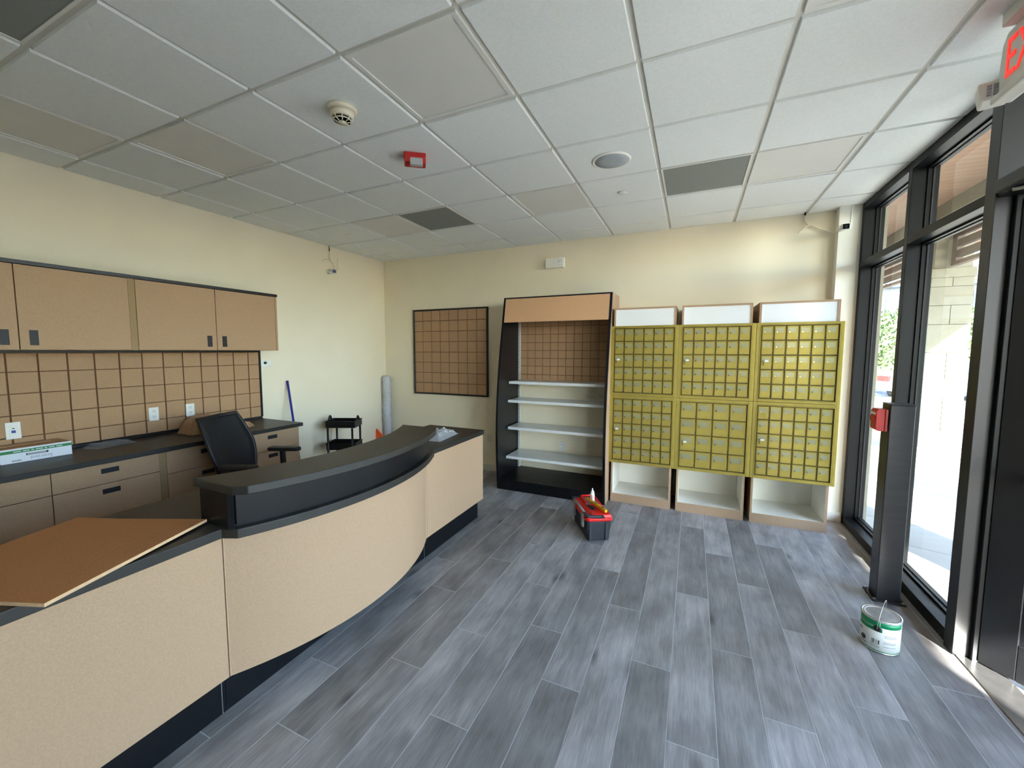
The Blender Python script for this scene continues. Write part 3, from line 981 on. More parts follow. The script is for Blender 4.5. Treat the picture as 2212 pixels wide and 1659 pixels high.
# --- outlets and switches
def outlet_on_x(y, z, x, label, data=False):
    t = thing('wall_outlet', label, 'outlet', (x, y, z))
    MB().box(0, 0.006, -.036, .036, -.058, .058).build('cover_plate', 'white_plastic', t, bevel=0.002, seg=1)
    if data:
        MB().box(.006, .008, -.018, .018, -.034, .034).build('insert', 'white_plastic', t, bevel=0.001, seg=1)
        MB().box(.008, .009, -.010, .010, -.016, .002).build('data_port', 'blue_port', t)
        MB().box(.008, .009, -.006, .006, .012, .018).build('data_port', 'slot_dark', t)
    else:
        for s in (-1, 1):
            r = MB().box(.006, .0085, -.016, .016, s * .024 - .014, s * .024 + .014).build('receptacle', 'white_plastic', t, bevel=0.003, seg=1)
            MB().box(.0085, .009, -.008, -.005, s * .024 - .001, s * .024 + .008).box(.0085, .009, .005, .008, s * .024 - .001, s * .024 + .008).box(.0085, .009, -.002, .002, s * .024 - .010, s * .024 - .006).build('slots', 'slot_dark', r)
    return t
def outlet_on_y(x, z, y, label, mt='white_plastic'):
    t = thing('wall_outlet', label, 'outlet', (x, y, z))
    MB().box(-.036, .036, -.006, 0, -.058, .058).build('cover_plate', mt, t, bevel=0.002, seg=1)
    for s in (-1, 1):
        r = MB().box(-.016, .016, -.0085, -.006, s * .024 - .014, s * .024 + .014).build('receptacle', mt, t, bevel=0.003, seg=1)
        MB().box(-.008, -.005, -.009, -.0085, s * .024 - .001, s * .024 + .008).box(.005, .008, -.009, -.0085, s * .024 - .001, s * .024 + .008).box(-.002, .002, -.009, -.0085, s * .024 - .010, s * .024 - .006).build('slots', 'slot_dark', r)
    return t
outlet_on_x(-3.405, 1.087, XW + .020, 'white data outlet with a blue port above the carton', True)
outlet_on_x(-2.595, 1.088, XW + .020, 'white double outlet on the tan grid panel, between carton and paper bag')
outlet_on_x(-2.312, 1.088, XW + .020, 'white double outlet on the tan grid panel, above the paper bag')
outlet_on_y(2.054, 0.439, YB, 'cream double outlet low on the wall beside the black display shelf', 'cream_plastic')
outlet_on_y(3.080, 0.435, YB, 'white double outlet seen between the white display shelves')
th = thing('thermostat', 'small white thermostat beside the grid panel', 'thermostat', (XW, -1.544, 1.498))
MB().box(0, .022, -.058, .058, -.038, .038).build('case', 'white_plastic', th, bevel=0.004)
MB().box(.022, .0228, -.028, .006, -.006, .020).build('screen', 'slot_dark', th)
MB().box(.022, .0232, .030, .036, -.030, -.024).build('button', 'slot_dark', th)

# --- framed square-grid panel on the back wall
pb = thing('grid_board', 'black-framed square board of tan grooved tiles on the back wall', 'wall panel', (1.435, YB, 1.014))
b = pb.location
MB().box(0.845, 2.025, YB - 0.012, YB, 1.03, 2.21).build('backer', 'groove', pb, off=b)
for i in range(8):
    for j in range(8):
        x0 = 0.847 + 0.147 * i; z0 = 1.032 + 0.147 * j
        centred('tile', MB().box(x0 + .004, x0 + .143, YB - .022, YB - .012, z0 + .004, z0 + .143), 'mdf_tile', pb, b, bevel=0.002, seg=1)
for nm, a in (('frame_side', (0.824, 0.846, 1.014, 2.226)), ('frame_side', (2.022, 2.044, 1.014, 2.226)), ('frame_rail', (0.846, 2.022, 1.014, 1.034)), ('frame_rail', (0.846, 2.022, 2.206, 2.226))):
    MB().box(a[0], a[1], YB - .030, YB, a[2], a[3]).build(nm, 'black_trim', pb, off=b, bevel=0.002, seg=1)

# ================================================================ reception counter
CX0, BOWC, BOWR = 2.70, (1.413, -2.713), 1.4856
def arc(c, r, ya, yb, n=28):
    return [(c[0] + math.sqrt(r * r - (y - c[1]) ** 2), y) for y in [ya + (yb - ya) * i / n for i in range(n + 1)]]
RL, RR = -3.462, -1.955
def straight_base(y0, y1, label, end):
    t = thing('reception_counter', label, 'reception counter', (2.38, (y0 + y1) / 2, 0))
    b = t.location
    MB().box(2.10, CX0 - 0.02, y0, y1 - (0.02 if end else 0), 0.178, 0.822).build('body', 'mdf', t, off=b)
    MB().box(2.14, 2.662, y0, y1 - (0.045 if end else 0), 0, 0.178).build('toe_kick', 'black_panel', t, off=b)
    MB().box(CX0 - 0.019, CX0, y0 + 0.0015, y1 - 0.0015, 0.178, 0.822).build('front_panel', 'mdf', t, off=b, bevel=0.001, seg=1)
    ks = (y0 + .003, y0 + .006) if end else (y1 - .018, y1 - .015)
    MB().box(2.6622, 2.6635, ks[0], ks[1], 0, 0.178).build('kick_seam', 'steel', t, off=b)
    if end:
        MB().box(2.10, CX0 - 0.02, y1 - 0.019, y1, 0.178, 0.822).build('end_panel', 'mdf', t, off=b)
straight_base(-5.2, RL - .001, 'flat tan front of the reception counter nearest the viewer', False)
straight_base(RR + .001, -1.020, 'flat tan end section of the reception counter facing the mailboxes', True)
t = thing('reception_counter', 'bowed tan front of the reception counter', 'reception counter', (2.4, -2.71, 0))
b = t.location
ya, yb = RL + .0015, RR - .0015
outer = arc(BOWC, BOWR, -3.4545, -1.9715); inner = arc(BOWC, BOWR - 0.019, -3.435, -1.99)
MB().prism([(CX0 - .02, ya)] + [(CX0, ya)] + outer + [(CX0, yb), (CX0 - .02, yb)] + list(reversed(inner)), 0.178, 0.822, 'z').build('bowed_panel', 'mdf', t, off=b)
MB().box(2.10, CX0 - 0.03, RL, RR, 0.178, 0.822).build('body', 'mdf', t, off=b)
MB().box(2.14, 2.662, RL + .001, RR - .001, 0, 0.178).build('toe_kick', 'black_panel', t, off=b)
MB().prism([(CX0 - .019, -3.43)] + arc(BOWC, BOWR - .02, -3.42, -2.005) + [(CX0 - .019, -1.99)], 0.178, 0.19).build('bow_bottom', 'mdf', t, off=b)

# one continuous worktop with the bowed ledge
SL0, SL1 = 0.823, 0.865
RISC = (1.275, -2.703)
ledge = arc(RISC, 1.665, -3.438, -1.945)
poly = [(2.056, -5.2), (CX0 + .004, -5.2), (CX0 + .004, -3.466)] + ledge + [(2.752, -1.925), (2.730, -1.908), (CX0 + .004, -1.900), (CX0 + .004, -1.000), (2.056, -0.985)]
tag(MB().prism(poly, SL0, SL1, 'z').build('counter_worktop', 'laminate', bevel=0.003, seg=2), 'black laminate worktop with a bowed ledge along the reception counter', 'worktop')

tr = thing('transaction_shelf', 'raised curved black transaction shelf on the reception counter', 'counter shelf', (2.6, -2.71, SL1))
b = tr.location
fr_arc = arc((1.300, -2.714), 1.690, -3.425, -2.02)
bk_arc = arc((1.170, -2.720), 1.520, -3.460, -1.972)
MB().prism([(2.785, -3.460)] + fr_arc + [(2.745, -1.972)] + list(reversed(bk_arc)), 1.025, 1.063, 'z').build('shelf_top', 'laminate', tr, off=b, bevel=0.004)
body_f = arc(RISC, 1.625, -3.440, -1.980)
body_b = [(max(x - .20, 2.535), y) for x, y in body_f]
MB().prism([(2.728, -3.452)] + body_f + [(2.54, -1.978)] + list(reversed(body_b[1:-1])) + [(2.535, -3.452)], SL1, 1.025, 'z').build('riser', 'black_panel', tr, off=b)
pf, pi = arc(RISC, 1.637, -3.424, -1.982), arc(RISC, 1.625, -3.424, -1.982)
MB().prism(pf + list(reversed(pi)), SL1 + .012, 1.025, 'z').build('riser_panel', 'black_panel', tr, off=b)
MB().prism([(2.715, -3.455), (2.737, -3.455), (2.752, -3.436), (2.735, -3.430)], SL1, 1.025, 'z').build('corner_post', 'black_panel', tr, off=b)

# brown board lying on the worktop
A, B, C_ = Vector((2.009, -3.683)), Vector((2.590, -3.459)), Vector((2.788, -4.025))
D = A + C_ - B
m = MB()
nn = 6
top = []
def sheet(u, v):
    p = A + (B - A) * u + (D - A) * v
    lift = 0.010 * max(0.0, u - .35) * (1 - v) * 1.5 + 0.0015
    return p, SL1 + lift
vs = []; fs = []
for dz in (0.0, 0.012):
    for i in range(nn + 1):
        for j in range(nn + 1):
            p, z = sheet(i / nn, j / nn)
            vs.append((p.x, p.y, z + dz))
n1 = nn + 1
for i in range(nn):
    for j in range(nn):
        a = i * n1 + j
        fs.append((a, a + n1, a + n1 + 1, a + 1)); a += n1 * n1
        fs.append((a, a + 1, a + n1 + 1, a + n1))
ring = [(i, 0) for i in range(nn + 1)] + [(nn, j) for j in range(1, nn + 1)] + [(i, nn) for i in range(nn - 1, -1, -1)] + [(0, j) for j in range(nn - 1, 0, -1)]
for k in range(len(ring)):
    (i0, j0), (i1, j1) = ring[k], ring[(k + 1) % len(ring)]
    a, c = i0 * n1 + j0, i1 * n1 + j1
    fs.append((c, a, a + n1 * n1, c + n1 * n1))
m.add(vs, fs)
sh = m.build('loose_board', 'mdf_brown')
sh.data.materials.append(MATS['mdf_edge'])
for p in sh.data.polygons:
    if abs(p.normal.z) < 0.5:
        p.material_index = 1
tag(sh, 'square brown board lying on the reception worktop', 'board')

# ================================================================ black display shelf unit
DX0, DX1 = 2.470, 3.742
t = thing('display_shelf', 'tall black display unit with tan header and white metal shelves', 'shelf unit', ((DX0 + DX1) / 2, 0.1, 0))
b = t.location
def smooth_prof(pts, n=40):
    out = []
    for k in range(n + 1):
        z = pts[0][1] + (pts[-1][1] - pts[0][1]) * k / n
        for i in range(len(pts) - 1):
            if pts[i][1] <= z <= pts[i + 1][1] + 1e-9:
                p0 = pts[max(i - 1, 0)]; p1 = pts[i]; p2 = pts[i + 1]; p3 = pts[min(i + 2, len(pts) - 1)]
                u = (z - p1[1]) / (p2[1] - p1[1])
                m1 = (p2[0] - p0[0]) / (p2[1] - p0[1]) * (p2[1] - p1[1]); m2 = (p3[0] - p1[0]) / (p3[1] - p1[1]) * (p2[1] - p1[1])
                y = (2 * u ** 3 - 3 * u * u + 1) * p1[0] + (u ** 3 - 2 * u * u + u) * m1 + (-2 * u ** 3 + 3 * u * u) * p2[0] + (u ** 3 - u * u) * m2
                out.append((y, z)); break
    return out
prof = smooth_prof([(-0.222, 0.0), (-0.256, 0.43), (-0.258, 0.82), (-0.227, 1.20), (-0.169, 1.575), (-0.107, 1.88), (-0.026, 2.266)])
ins = [(y + .010, z) for y, z in prof]
MB().prism(prof + [(YB - .016, 2.266), (YB - .016, 0.0)], DX0, DX0 + .025, 'x').build('side_panel', 'black_panel', t, off=b)
MB().prism(prof + [(YB - .016, 2.266), (YB - .016, 0.0)], DX1 - .025, DX1, 'x').build('side_panel', 'black_panel', t, off=b)
MB().prism(ins + [(YB - .016, 2.266), (YB - .016, 0.0)], DX1, DX1 + .004, 'x').build('side_skin', 'mdf', t, off=b)
MB().prism(ins + [(YB - .016, 2.266), (YB - .016, 0.0)], DX0 - .004, DX0, 'x').build('side_skin', 'mdf', t, off=b)
xi0, xi1 = DX0 + .025, DX1 - .025
MB().add([(xi0, -.085, 1.972), (xi1, -.085, 1.972), (xi1, -.030, 2.250), (xi0, -.030, 2.250), (xi0, -.067, 1.972), (xi1, -.067, 1.972), (xi1, -.012, 2.250), (xi0, -.012, 2.250)],
         [(0, 1, 2, 3), (7, 6, 5, 4), (1, 0, 4, 5), (3, 2, 6, 7), (0, 3, 7, 4), (2, 1, 5, 6)]).build('header_panel', 'mdf_header', t, off=b)
MB().box(xi0, xi1, -.030, YB - .016, 2.248, 2.266).build('top_panel', 'black_trim', t, off=b)
MB().box(xi0, xi1, -.228, YB - .016, 0.105, 0.125).build('base_deck', 'black_panel', t, off=b)
MB().box(xi0, xi1, -.222, -.205, 0.0, 0.105).build('kick_plate', 'black_panel', t, off=b)
dk = MB()
for x in (2.60, 2.80, 3.00, 3.20, 3.45):
    dk.cyl((x, -.18), .004, .125, .1262, 8)
dk.build('deck_screws', 'steel', t, off=b)
bp = MB().box(xi0 + .02, xi1, YB - .022, YB - .016, 1.248, 2.06).build('grid_backer', 'groove', t, off=b)
gx = [2.520 + 0.1008 * i for i in range(13)]; gz = [1.250, 1.338, 1.446, 1.546, 1.645, 1.744, 1.847, 1.946, 2.046]
for i in range(12):
    for j in range(8):
        x0, x1 = gx[i], min(gx[i + 1], xi1)
        if x1 - x0 < .02:
            continue
        centred('tile', MB().box(x0 + .003, x1 - .003, YB - .032, YB - .022, gz[j] + .003, gz[j + 1] - .003), 'mdf_tile', t, b, bevel=0.0015, seg=1)
for x in (DX0 + .040, DX1 - .040):
    u = MB().box(x - .012, x + .012, YB - .050, YB - .022, 0.125, 2.05).build('upright', 'shelf_white', t, off=b)
    s = MB(); z = .15
    while z < 2.0:
        s.box(x - .006, x - .001, YB - .0508, YB - .0498, z, z + .012); s.box(x + .001, x + .006, YB - .0508, YB - .0498, z, z + .012); z += .0254
    s.build('slots', 'slot_dark', u, off=b)
for z, yf in ((1.268, .03), (1.043, -.005), (0.712, -.005), (0.362, -.055)):
    x0, x1 = DX0 + .042, DX1 - .042
    s = MB()
    s.box(x0, x1, yf, YB - .052, z - .002, z)
    s.build('shelf_plate', 'shelf_white', t, off=b)
    sp_ = MB().box(x0, x1, yf - .002, yf, z - .030, z + .001)
    sp_.box(x0, x0 + .002, yf, YB - .052, z - .030, z); sp_.box(x1 - .002, x1, yf, YB - .052, z - .030, z)
    sp_.build('shelf_lip', 'shelf_white', t, off=b)

# ================================================================ mailbox cabinets and brass mailbox panels
MY = -0.060
UN = [(3.772, 4.380), (4.430, 5.036), (5.088, 5.688)]
uw = ['beside the black display shelf', 'in the middle of the three', 'nearest the storefront']
for k, (x0, x1) in enumerate(UN):
    t = thing('mailbox_cabinet', 'tan and white open-bottomed mailbox cabinet ' + uw[k], 'cabinet', ((x0 + x1) / 2, 0.17, 0), 0, 'mailbox cabinets')
    b = t.location
    e = .018
    yb_ = YB - .016
    for (xa, xb, xi) in ((x0, x0 + e, 1), (x1 - e, x1, -1)):
        MB().box(xa, xb, MY, yb_, 0, 2.088).build('side_panel', 'mdf', t, off=b)
        li = (xb, xb + .002) if xi == 1 else (xa - .002, xa)
        MB().box(li[0], li[1], MY + .001, yb_ - .006, .092, 2.07).build('liner', 'melamine', t, off=b)
    MB().box(x0 + e, x1 - e, MY, yb_, 2.070, 2.088).build('top_panel', 'mdf', t, off=b)
    MB().box(x0 + e, x1 - e, MY, MY + .018, 0, .075).build('kick_plate', 'mdf', t, off=b)
    MB().box(x0 + e, x1 - e, MY + .002, yb_, .075, .092).build('bottom_deck', 'melamine', t, off=b)
    MB().box(x0 + e, x1 - e, MY, MY + .002, .074, .092).build('deck_edge', 'mdf', t, off=b)
    MB().box(x0 + e, x1 - e, yb_ - .006, yb_, .092, 2.07).build('back_panel', 'melamine', t, off=b)
    MB().box(x0 + e, x1 - e, MY + .006, MY + .010, 1.86, 2.070).build('header_panel', 'white_panel', t, off=b)

MC = [(3.742, 4.404), (4.404, 5.069), (5.069, 5.724)]
MR = [(1.169, 1.900), (0.438, 1.169)]
AR = {0: (3.784, 4.366), 1: (4.446, 5.026), 2: (5.110, 5.684)}
AZ = {0: (1.200, 1.872), 1: (0.472, 1.132)}
FY = -0.078     # brass front plane
def door_proto(w, h, big):
    """a mailbox door centred on x, front towards -y, origin at its centre; returns (door, window, lock, hinge, slot)"""
    g = .0035
    m = MB()
    x, z = w / 2 - g, h / 2 - g
    c = .004
    m.add([(-x, 0, -z), (x, 0, -z), (x, 0, z), (-x, 0, z), (-x + c, -.006, -z + c), (x - c, -.006, -z + c), (x - c, -.006, z - c), (-x + c, -.006, z - c)],
          [(4, 5, 6, 7), (0, 1, 5, 4), (1, 2, 6, 5), (2, 3, 7, 6), (3, 0, 4, 7)])
    # raised rim of the name window
    wx0, wx1 = -x * .78, x * .62
    wz0, wz1 = z * .02, z * .72
    fr = MB(); t = .0022
    fr.box(wx0, wx1, -.0078, -.006, wz0, wz0 + t); fr.box(wx0, wx1, -.0078, -.006, wz1 - t, wz1)
    fr.box(wx0, wx0 + t, -.0078, -.006, wz0 + t, wz1 - t); fr.box(wx1 - t, wx1, -.0078, -.006, wz0 + t, wz1 - t)
    fr.box(wx0 + t, wx1 - t, -.0066, -.006, wz0 + t, wz1 - t)
    lk = MB().cyl((0, 0), .0065, 0, .006, 12)
    lk.box(-.0008, .0008, -.0045, .0045, .006, .0064)
    lk.xform(Matrix.Translation((wx0 + .012, -.006, z * .12)) @ Matrix.Rotation(R(90), 4, 'X'))
    hg = MB().box(x - .0035, x + .0015, -.0075, -.002, z * .62, z * .92)
    hg2 = MB().box(x - .0035, x + .0015, -.0075, -.002, -z * .92, -z * .62)
    lw = MB()
    lw.box(-x * .8, x * .66, -.0068, -.006, -z * .80, -z * .14)
    return m, fr, lk, hg, lw, hg2
protos = {}
cn = ['left', 'middle', 'right']
KEYLAB = {}
for r in range(2):
    for c in range(3):
        x0, x1 = MC[c]; z0, z1 = MR[r]
        nx, nz = (4, 4) if (r == 1 and c == 1) else (6, 5)
        where = {(0, 0): 'upper, nearest the black display shelf', (0, 1): 'upper, in the middle column', (0, 2): 'upper, nearest the storefront',
                 (1, 0): 'lower, nearest the black display shelf', (1, 1): 'lower middle, with sixteen larger doors', (1, 2): 'lower, nearest the storefront'}[(r, c)]
        t = thing('mailbox_unit', 'brass mailbox panel, ' + where, 'mailbox', ((x0 + x1) / 2, FY, z0), 0, 'brass mailbox panels')
        b = t.location
        ax0, ax1 = AR[c]; az0, az1 = AZ[r]
        g = .0008
        bx0, bx1, bz0, bz1 = x0 + g, x1 - g, z0 + g, z1 - g
        # moulded outer frame in four pieces, with an inner step
        for nm, a in (('frame_side', (bx0, ax0 - .010, bz0, bz1)), ('frame_side', (ax1 + .010, bx1, bz0, bz1)),
                      ('frame_rail', (ax0 - .010, ax1 + .010, bz0, az0 - .010)), ('frame_rail', (ax0 - .010, ax1 + .010, az1 + .010, bz1))):
            MB().box(a[0], a[1], FY, MY - .001, a[2], a[3]).build(nm, 'brass', t, off=b, bevel=0.003, seg=2)
        st = MB()
        st.box(ax0 - .010, ax0 - .004, FY - .003, FY + .010, az0 - .010, az1 + .010); st.box(ax1 + .004, ax1 + .010, FY - .003, FY + .010, az0 - .010, az1 + .010)
        st.box(ax0 - .004, ax1 + .004, FY - .003, FY + .010, az0 - .010, az0 - .004); st.box(ax0 - .004, ax1 + .004, FY - .003, FY + .010, az1 + .004, az1 + .010)
        st.build('inner_bead', 'brass', t, off=b)
        MB().box(ax0 - .010, ax1 + .010, FY + .010, FY + .014, az0 - .010, az1 + .010).build('recess', 'brass_dark', t, off=b)
        w, h = (ax1 - ax0) / nx, (az1 - az0) / nz
        for i in range(nx):
            for j in range(nz):
                loc = Vector((ax0 + (i + .5) * w, FY + .009, az0 + (j + .5) * h)) - Vector(b)
                key = (c, r)
                if key not in protos:
                    m, fr_, lk, hg, lw, hg2 = door_proto(w, h, nx == 4)
                    d = m.build('mailbox_door', 'brass', t, off=(0, 0, 0)); d.location = loc
                    wv = fr_.build('name_window', 'brass_window', d, off=(0, 0, 0))
                    lv = lk.build('lock', 'brass_lock', d, off=(0, 0, 0))
                    hv = hg.build('hinge', 'brass_dark', d, off=(0, 0, 0))
                    pv = lw.build('lower_plate', 'brass', d, off=(0, 0, 0))
                    hv2 = hg2.build('hinge', 'brass_dark', d, off=(0, 0, 0))
                    protos[key] = (d, wv, lv, hv, pv, hv2)
                else:
                    d0, *subs = protos[key]
                    d = inst(d0, t, loc)
                    for s in subs:
                        inst(s, d, (0, 0, 0))
        # keys with a white tag left in the first-column lock
        row = 2 if nz == 5 else 1
        kx = ax0 + w * .5 - (w / 2 - .0035) * .78 + .012; kz = az0 + (row + .5) * h + (h / 2 - .0035) * .12
        kt = thing('key_tag', 'keys on a white tag, mailbox panel ' + where, 'key', (kx, FY - .004, kz), 0, 'keys left in the mailbox locks')
        MB().box(-.001, .001, -.024, 0, -.010, .004).build('key', 'steel', kt)
        MB().box(-.006, .002, -.026, -.024, -.034, -.006).build('key', 'brass_dark', kt)
        MB().box(.006, .036, -.027, -.024, -.004, .014).build('tag', 'tag_white', kt, bevel=0.001, seg=1)

# ================================================================ small things on the ceiling and walls
def up(M_, loc):
    return Matrix.Translation(loc) @ M_
sd = thing('smoke_detector', 'round cream smoke detector on the ceiling', 'smoke detector', (2.742, -2.745, CEIL))
MB().lathe((0, 0), [(0.010, -.020), (.070, -.020), (.078, -.012), (.078, 0.0)], 32).build('mounting_base', 'cream_plastic', sd)
MB().lathe((0, 0), [(.052, -.052), (.060, -.040), (.062, -.020)], 32).build('housing', 'cream_plastic', sd)
MB().lathe((0, 0), [(.030, -.060), (.046, -.056), (.047, -.050)], 24).build('sensor_chamber', 'slot_dark', sd)
g = MB()
for q in range(8):
    a = q * math.pi / 4
    g.tube([(.056 * math.cos(a), .056 * math.sin(a), -.048), (.046 * math.cos(a), .046 * math.sin(a), -.064), (.018 * math.cos(a), .018 * math.sin(a), -.074)], .0032, 6)
g.lathe((0, 0), [(.0, -.078), (.020, -.077), (.022, -.072), (.0, -.071)], 20)
g.lathe((0, 0), [(.044, -.066), (.049, -.066), (.049, -.062), (.044, -.062), (.044, -.066)], 24)
g.build('cage', 'cream_plastic', sd)

al = thing('alarm_strobe', 'red fire alarm strobe on the ceiling', 'alarm', (2.772, -2.135, CEIL), R(-53))
MB().prism([(-.055, 0), (.055, 0), (.055, -.030), (.042, -.062), (-.042, -.062), (-.055, -.030)], -.072, .072, 'y').build('housing', 'red_dark', al, bevel=0.006)
MB().box(.012, .056, -.034, .050, -.080, -.034).build('lens', 'lens_clear', al, bevel=0.006)
MB().box(.022, .046, -.016, .032, -.076, -.064).build('flash_tube', 'steel', al, bevel=0.003)
MB().box(-.036, .006, -.060, .05, -.0635, -.062).build('label_recess', 'red_plastic', al)

sk = thing('ceiling_speaker', 'round ceiling loudspeaker with a blue-grey grille', 'speaker', (3.975, -1.507, CEIL))
MB().lathe((0, 0), [(.112, -.006), (.124, -.010), (.132, -.005), (.134, 0)], 40).build('rim', 'white_plastic', sk)
MB().lathe((0, 0), [(.0, -.008), (.06, -.0078), (.112, -.006), (.113, -.002), (0, -.002)], 40).build('grille', 'speaker_grille', sk)
for (x, y, lab) in ((3.960, -.886, 'small round white sprinkler cover on the ceiling past the loudspeaker'), (.918, -.910, 'small round white sprinkler cover on the ceiling above the left camera')):
    s = thing('sprinkler_cover', lab, 'sprinkler', (x, y, CEIL), 0, 'sprinkler covers')
    MB().lathe((0, 0), [(.0, -.009), (.036, -.009), (.038, -.007), (.038, -.006), (0, -.006)], 28).build('cover_disc', 'white_plastic', s)
    MB().lathe((0, 0), [(.024, -.006), (.024, 0)], 20).build('collar', 'ceiling_grid', s)

em = thing('emergency_light', 'white emergency light box high on the back wall', 'emergency light', (2.974, YB, 2.648))
MB().prism([(-.115, 0), (.115, 0), (.115, .118), (-.115, .118)], -.060, 0, 'y').build('housing', 'white_plastic', em, bevel=0.006)
MB().box(-.117, -.092, -.058, -.004, .006, .112).build('end_cap', 'cream_plastic', em, bevel=0.004)
MB().box(.052, .100, -.066, -.060, .032, .116).build('lamp_panel', 'white_panel', em, bevel=0.003)
q = MB()
for i in range(2):
    for j in range(2):
        q.box(.060 + i * .022, .070 + i * .022, -.0672, -.066, .058 + j * .022, .068 + j * .022)
q.build('led_lens', 'print_grey', em)
MB().cyl((-.02, 0), .003, -.001, .001, 8).xform(Matrix.Translation((0, -.061, .006)) @ Matrix.Rotation(R(90), 4, 'X')).build('status_led', 'exit_red', em)

# exit sign with twin lamp heads, hung under the ceiling above the door
ex = thing('exit_sign', 'white exit sign with red letters under the ceiling by the door', 'exit sign', (5.665, -2.22, 2.68))
ex_prof = []
MB().prism([(-.165, .02), (-.155, .0), (.155, .0), (.165, .02), (.175, .10), (.165, .20), (.140, .235), (-.140, .235), (-.165, .20), (-.175, .10)], -.022, .022, 'x').build('housing', 'exit_white', ex, bevel=0.005)
MB().box(-.06, .06, -.10, .10, .235, CEIL - 2.68).build('canopy_mount', 'exit_white', ex, bevel=0.004)
MB().box(-.045, .022, -.17, .17, -.028, .004).build('lamp_bar', 'exit_white', ex, bevel=0.008)
for s in (-1, 1):
    h = MB().prism([(-.040, -.036), (.040, -.036), (.052, .040), (-.052, .040)], -.05, .055, 'y')
    h.xform(Matrix.Translation((-.005, s * .232, .045)) @ Matrix.Rotation(R(-18 * s), 4, 'Z'))
    ho = h.build('lamp_head', 'exit_white', ex, bevel=0.008)
    hl = MB()
    for r_ in range(4):
        for c_ in range(3):
            hl.box(-.026 + c_ * .018, -.012 + c_ * .018, -.0012, 0, -.022 + r_ * .012, -.013 + r_ * .012)
    hl.xform(Matrix.Translation((-.005, s * .232, .045)) @ Matrix.Rotation(R(-18 * s), 4, 'Z') @ Matrix.Translation((0, -.0502, 0)))
    hl.build('lamp_lens', 'print_grey', ho)
Mx = Matrix.Translation((-.0235, 0, .118)) @ Matrix(((0, 0, -1, 0), (-1, 0, 0, 0), (0, 1, 0, 0), (0, 0, 0, 1)))
text_part('exit_lettering', 'EXIT', 0.215, 'exit_red', ex, Mx, extrude=.0015, sx=0.62)

# security cameras with loose cables
def bullet_camera(loc, rz, pitch, label):
    t = thing('security_camera', label, 'camera', loc, rz)
    MB().cyl((0, 0), .030, 0, .014, 20).xform(Matrix.Rotation(R(90), 4, 'X')).build('wall_plate', 'white_plastic', t)
    MB().tube([(0, -.012, 0), (0, -.035, -.006), (0, -.050, -.010)], .011, 10).build('swivel_arm', 'white_plastic', t)
    M_ = Matrix.Translation((0, -.050, -.008)) @ Matrix.Rotation(pitch, 4, 'X')
    MB().box(-.026, .026, -.085, .005, -.024, .024).xform(M_).build('housing', 'white_plastic', t, bevel=0.008)
    MB().box(-.030, .030, -.098, -.082, -.028, .028).xform(M_).build('hood', 'white_plastic', t, bevel=0.006)
    f = MB().box(-.024, .024, -.1, -.0975, -.022, .022).xform(M_).build('front_glass', 'camera_lens', t)
    MB().tube([(0, -.1015, 0), (0, -.1005, 0)], .009, 14).xform(M_).build('lens', 'slot_dark', f)
    return t
bullet_camera((XL, -0.610, 2.655), R(68), R(8), 'white security camera on the left wall near the corner')
bullet_camera((5.752, 0.30, 2.770), R(-4), R(8), 'white security camera on the pier beside the storefront')
def sm(pts, n=6):
    pts = [Vector(p) for p in pts]; out = []
    for i in range(len(pts) - 1):
        p0, p1, p2, p3 = pts[max(i - 1, 0)], pts[i], pts[i + 1], pts[min(i + 2, len(pts) - 1)]
        for k in range(n):
            u = k / n
            out.append(0.5 * ((2 * p1) + (p2 - p0) * u + (2 * p0 - 5 * p1 + 4 * p2 - p3) * u * u + (3 * p1 - p0 - 3 * p2 + p3) * u ** 3))
    out.append(pts[-1])
    return out
lc = thing('camera_cable', 'loose white cable hanging from the ceiling to the left wall camera', 'cable', (XL, -.62, 2.70))
lb = lc.location
MB().tube(sm([(XL + .02, -.627, 2.90), (XL + .02, -.615, 2.80), (XL + .02, -.58, 2.74), (XL + .02, -.555, 2.70), (XL + .012, -.585, 2.665)]), .0035, 7).build('lead', 'cable', lc, off=lb)
MB().tube(sm([(XL + .02, -.60, 2.77), (XL + .03, -.66, 2.790), (XL + .03, -.72, 2.775), (XL + .03, -.745, 2.748)]), .0035, 7, rr=None).build('tail', 'cable', lc, off=lb)
MB().tube([(XL + .02, -.627, CEIL), (XL + .02, -.627, 2.94), (XL + .02, -.625, 2.90)], .005, 8, rr=[.003, .004, .008]).build('plug', 'cable_black', lc, off=lb)
rc = thing('camera_cable', 'loose white cable hanging from the ceiling to the pier camera', 'cable', (5.5, YB - .02, 2.75))
rb = rc.location
MB().tube(sm([(5.478, YB - .015, 2.945), (5.476, YB - .015, 2.895), (5.51, YB - .02, 2.848), (5.53, YB - .02, 2.842), (5.61, YB - .03, 2.794), (5.69, YB - .05, 2.750), (5.725, 0.29, 2.745), (5.745, .288, 2.755)]), .006, 8).build('lead', 'cable', rc, off=rb)
MB().tube(sm([(5.53, YB - .02, 2.846), (5.49, YB - .025, 2.838), (5.45, YB - .03, 2.80), (5.429, YB - .03, 2.776)]), .006, 8).build('tail', 'cable', rc, off=rb)
MB().tube([(5.478, YB - .015, CEIL + .01), (5.478, YB - .015, 2.945)], .008, 8).build('plug', 'cable_black', rc, off=rb)
tag(MB().box(5.808, 5.826, .292, .30, 2.775, CEIL).build('cable_cover', 'white_plastic', bevel=0.002, seg=1), 'white vertical cable cover strip beside the pier camera', 'cable cover')
tag(MB().box(XL, XL + .006, -.487, -.479, 2.690, 2.84).build('cable_cover', 'cable', bevel=0.001, seg=1), 'thin vertical wire above the left wall camera', 'wire')

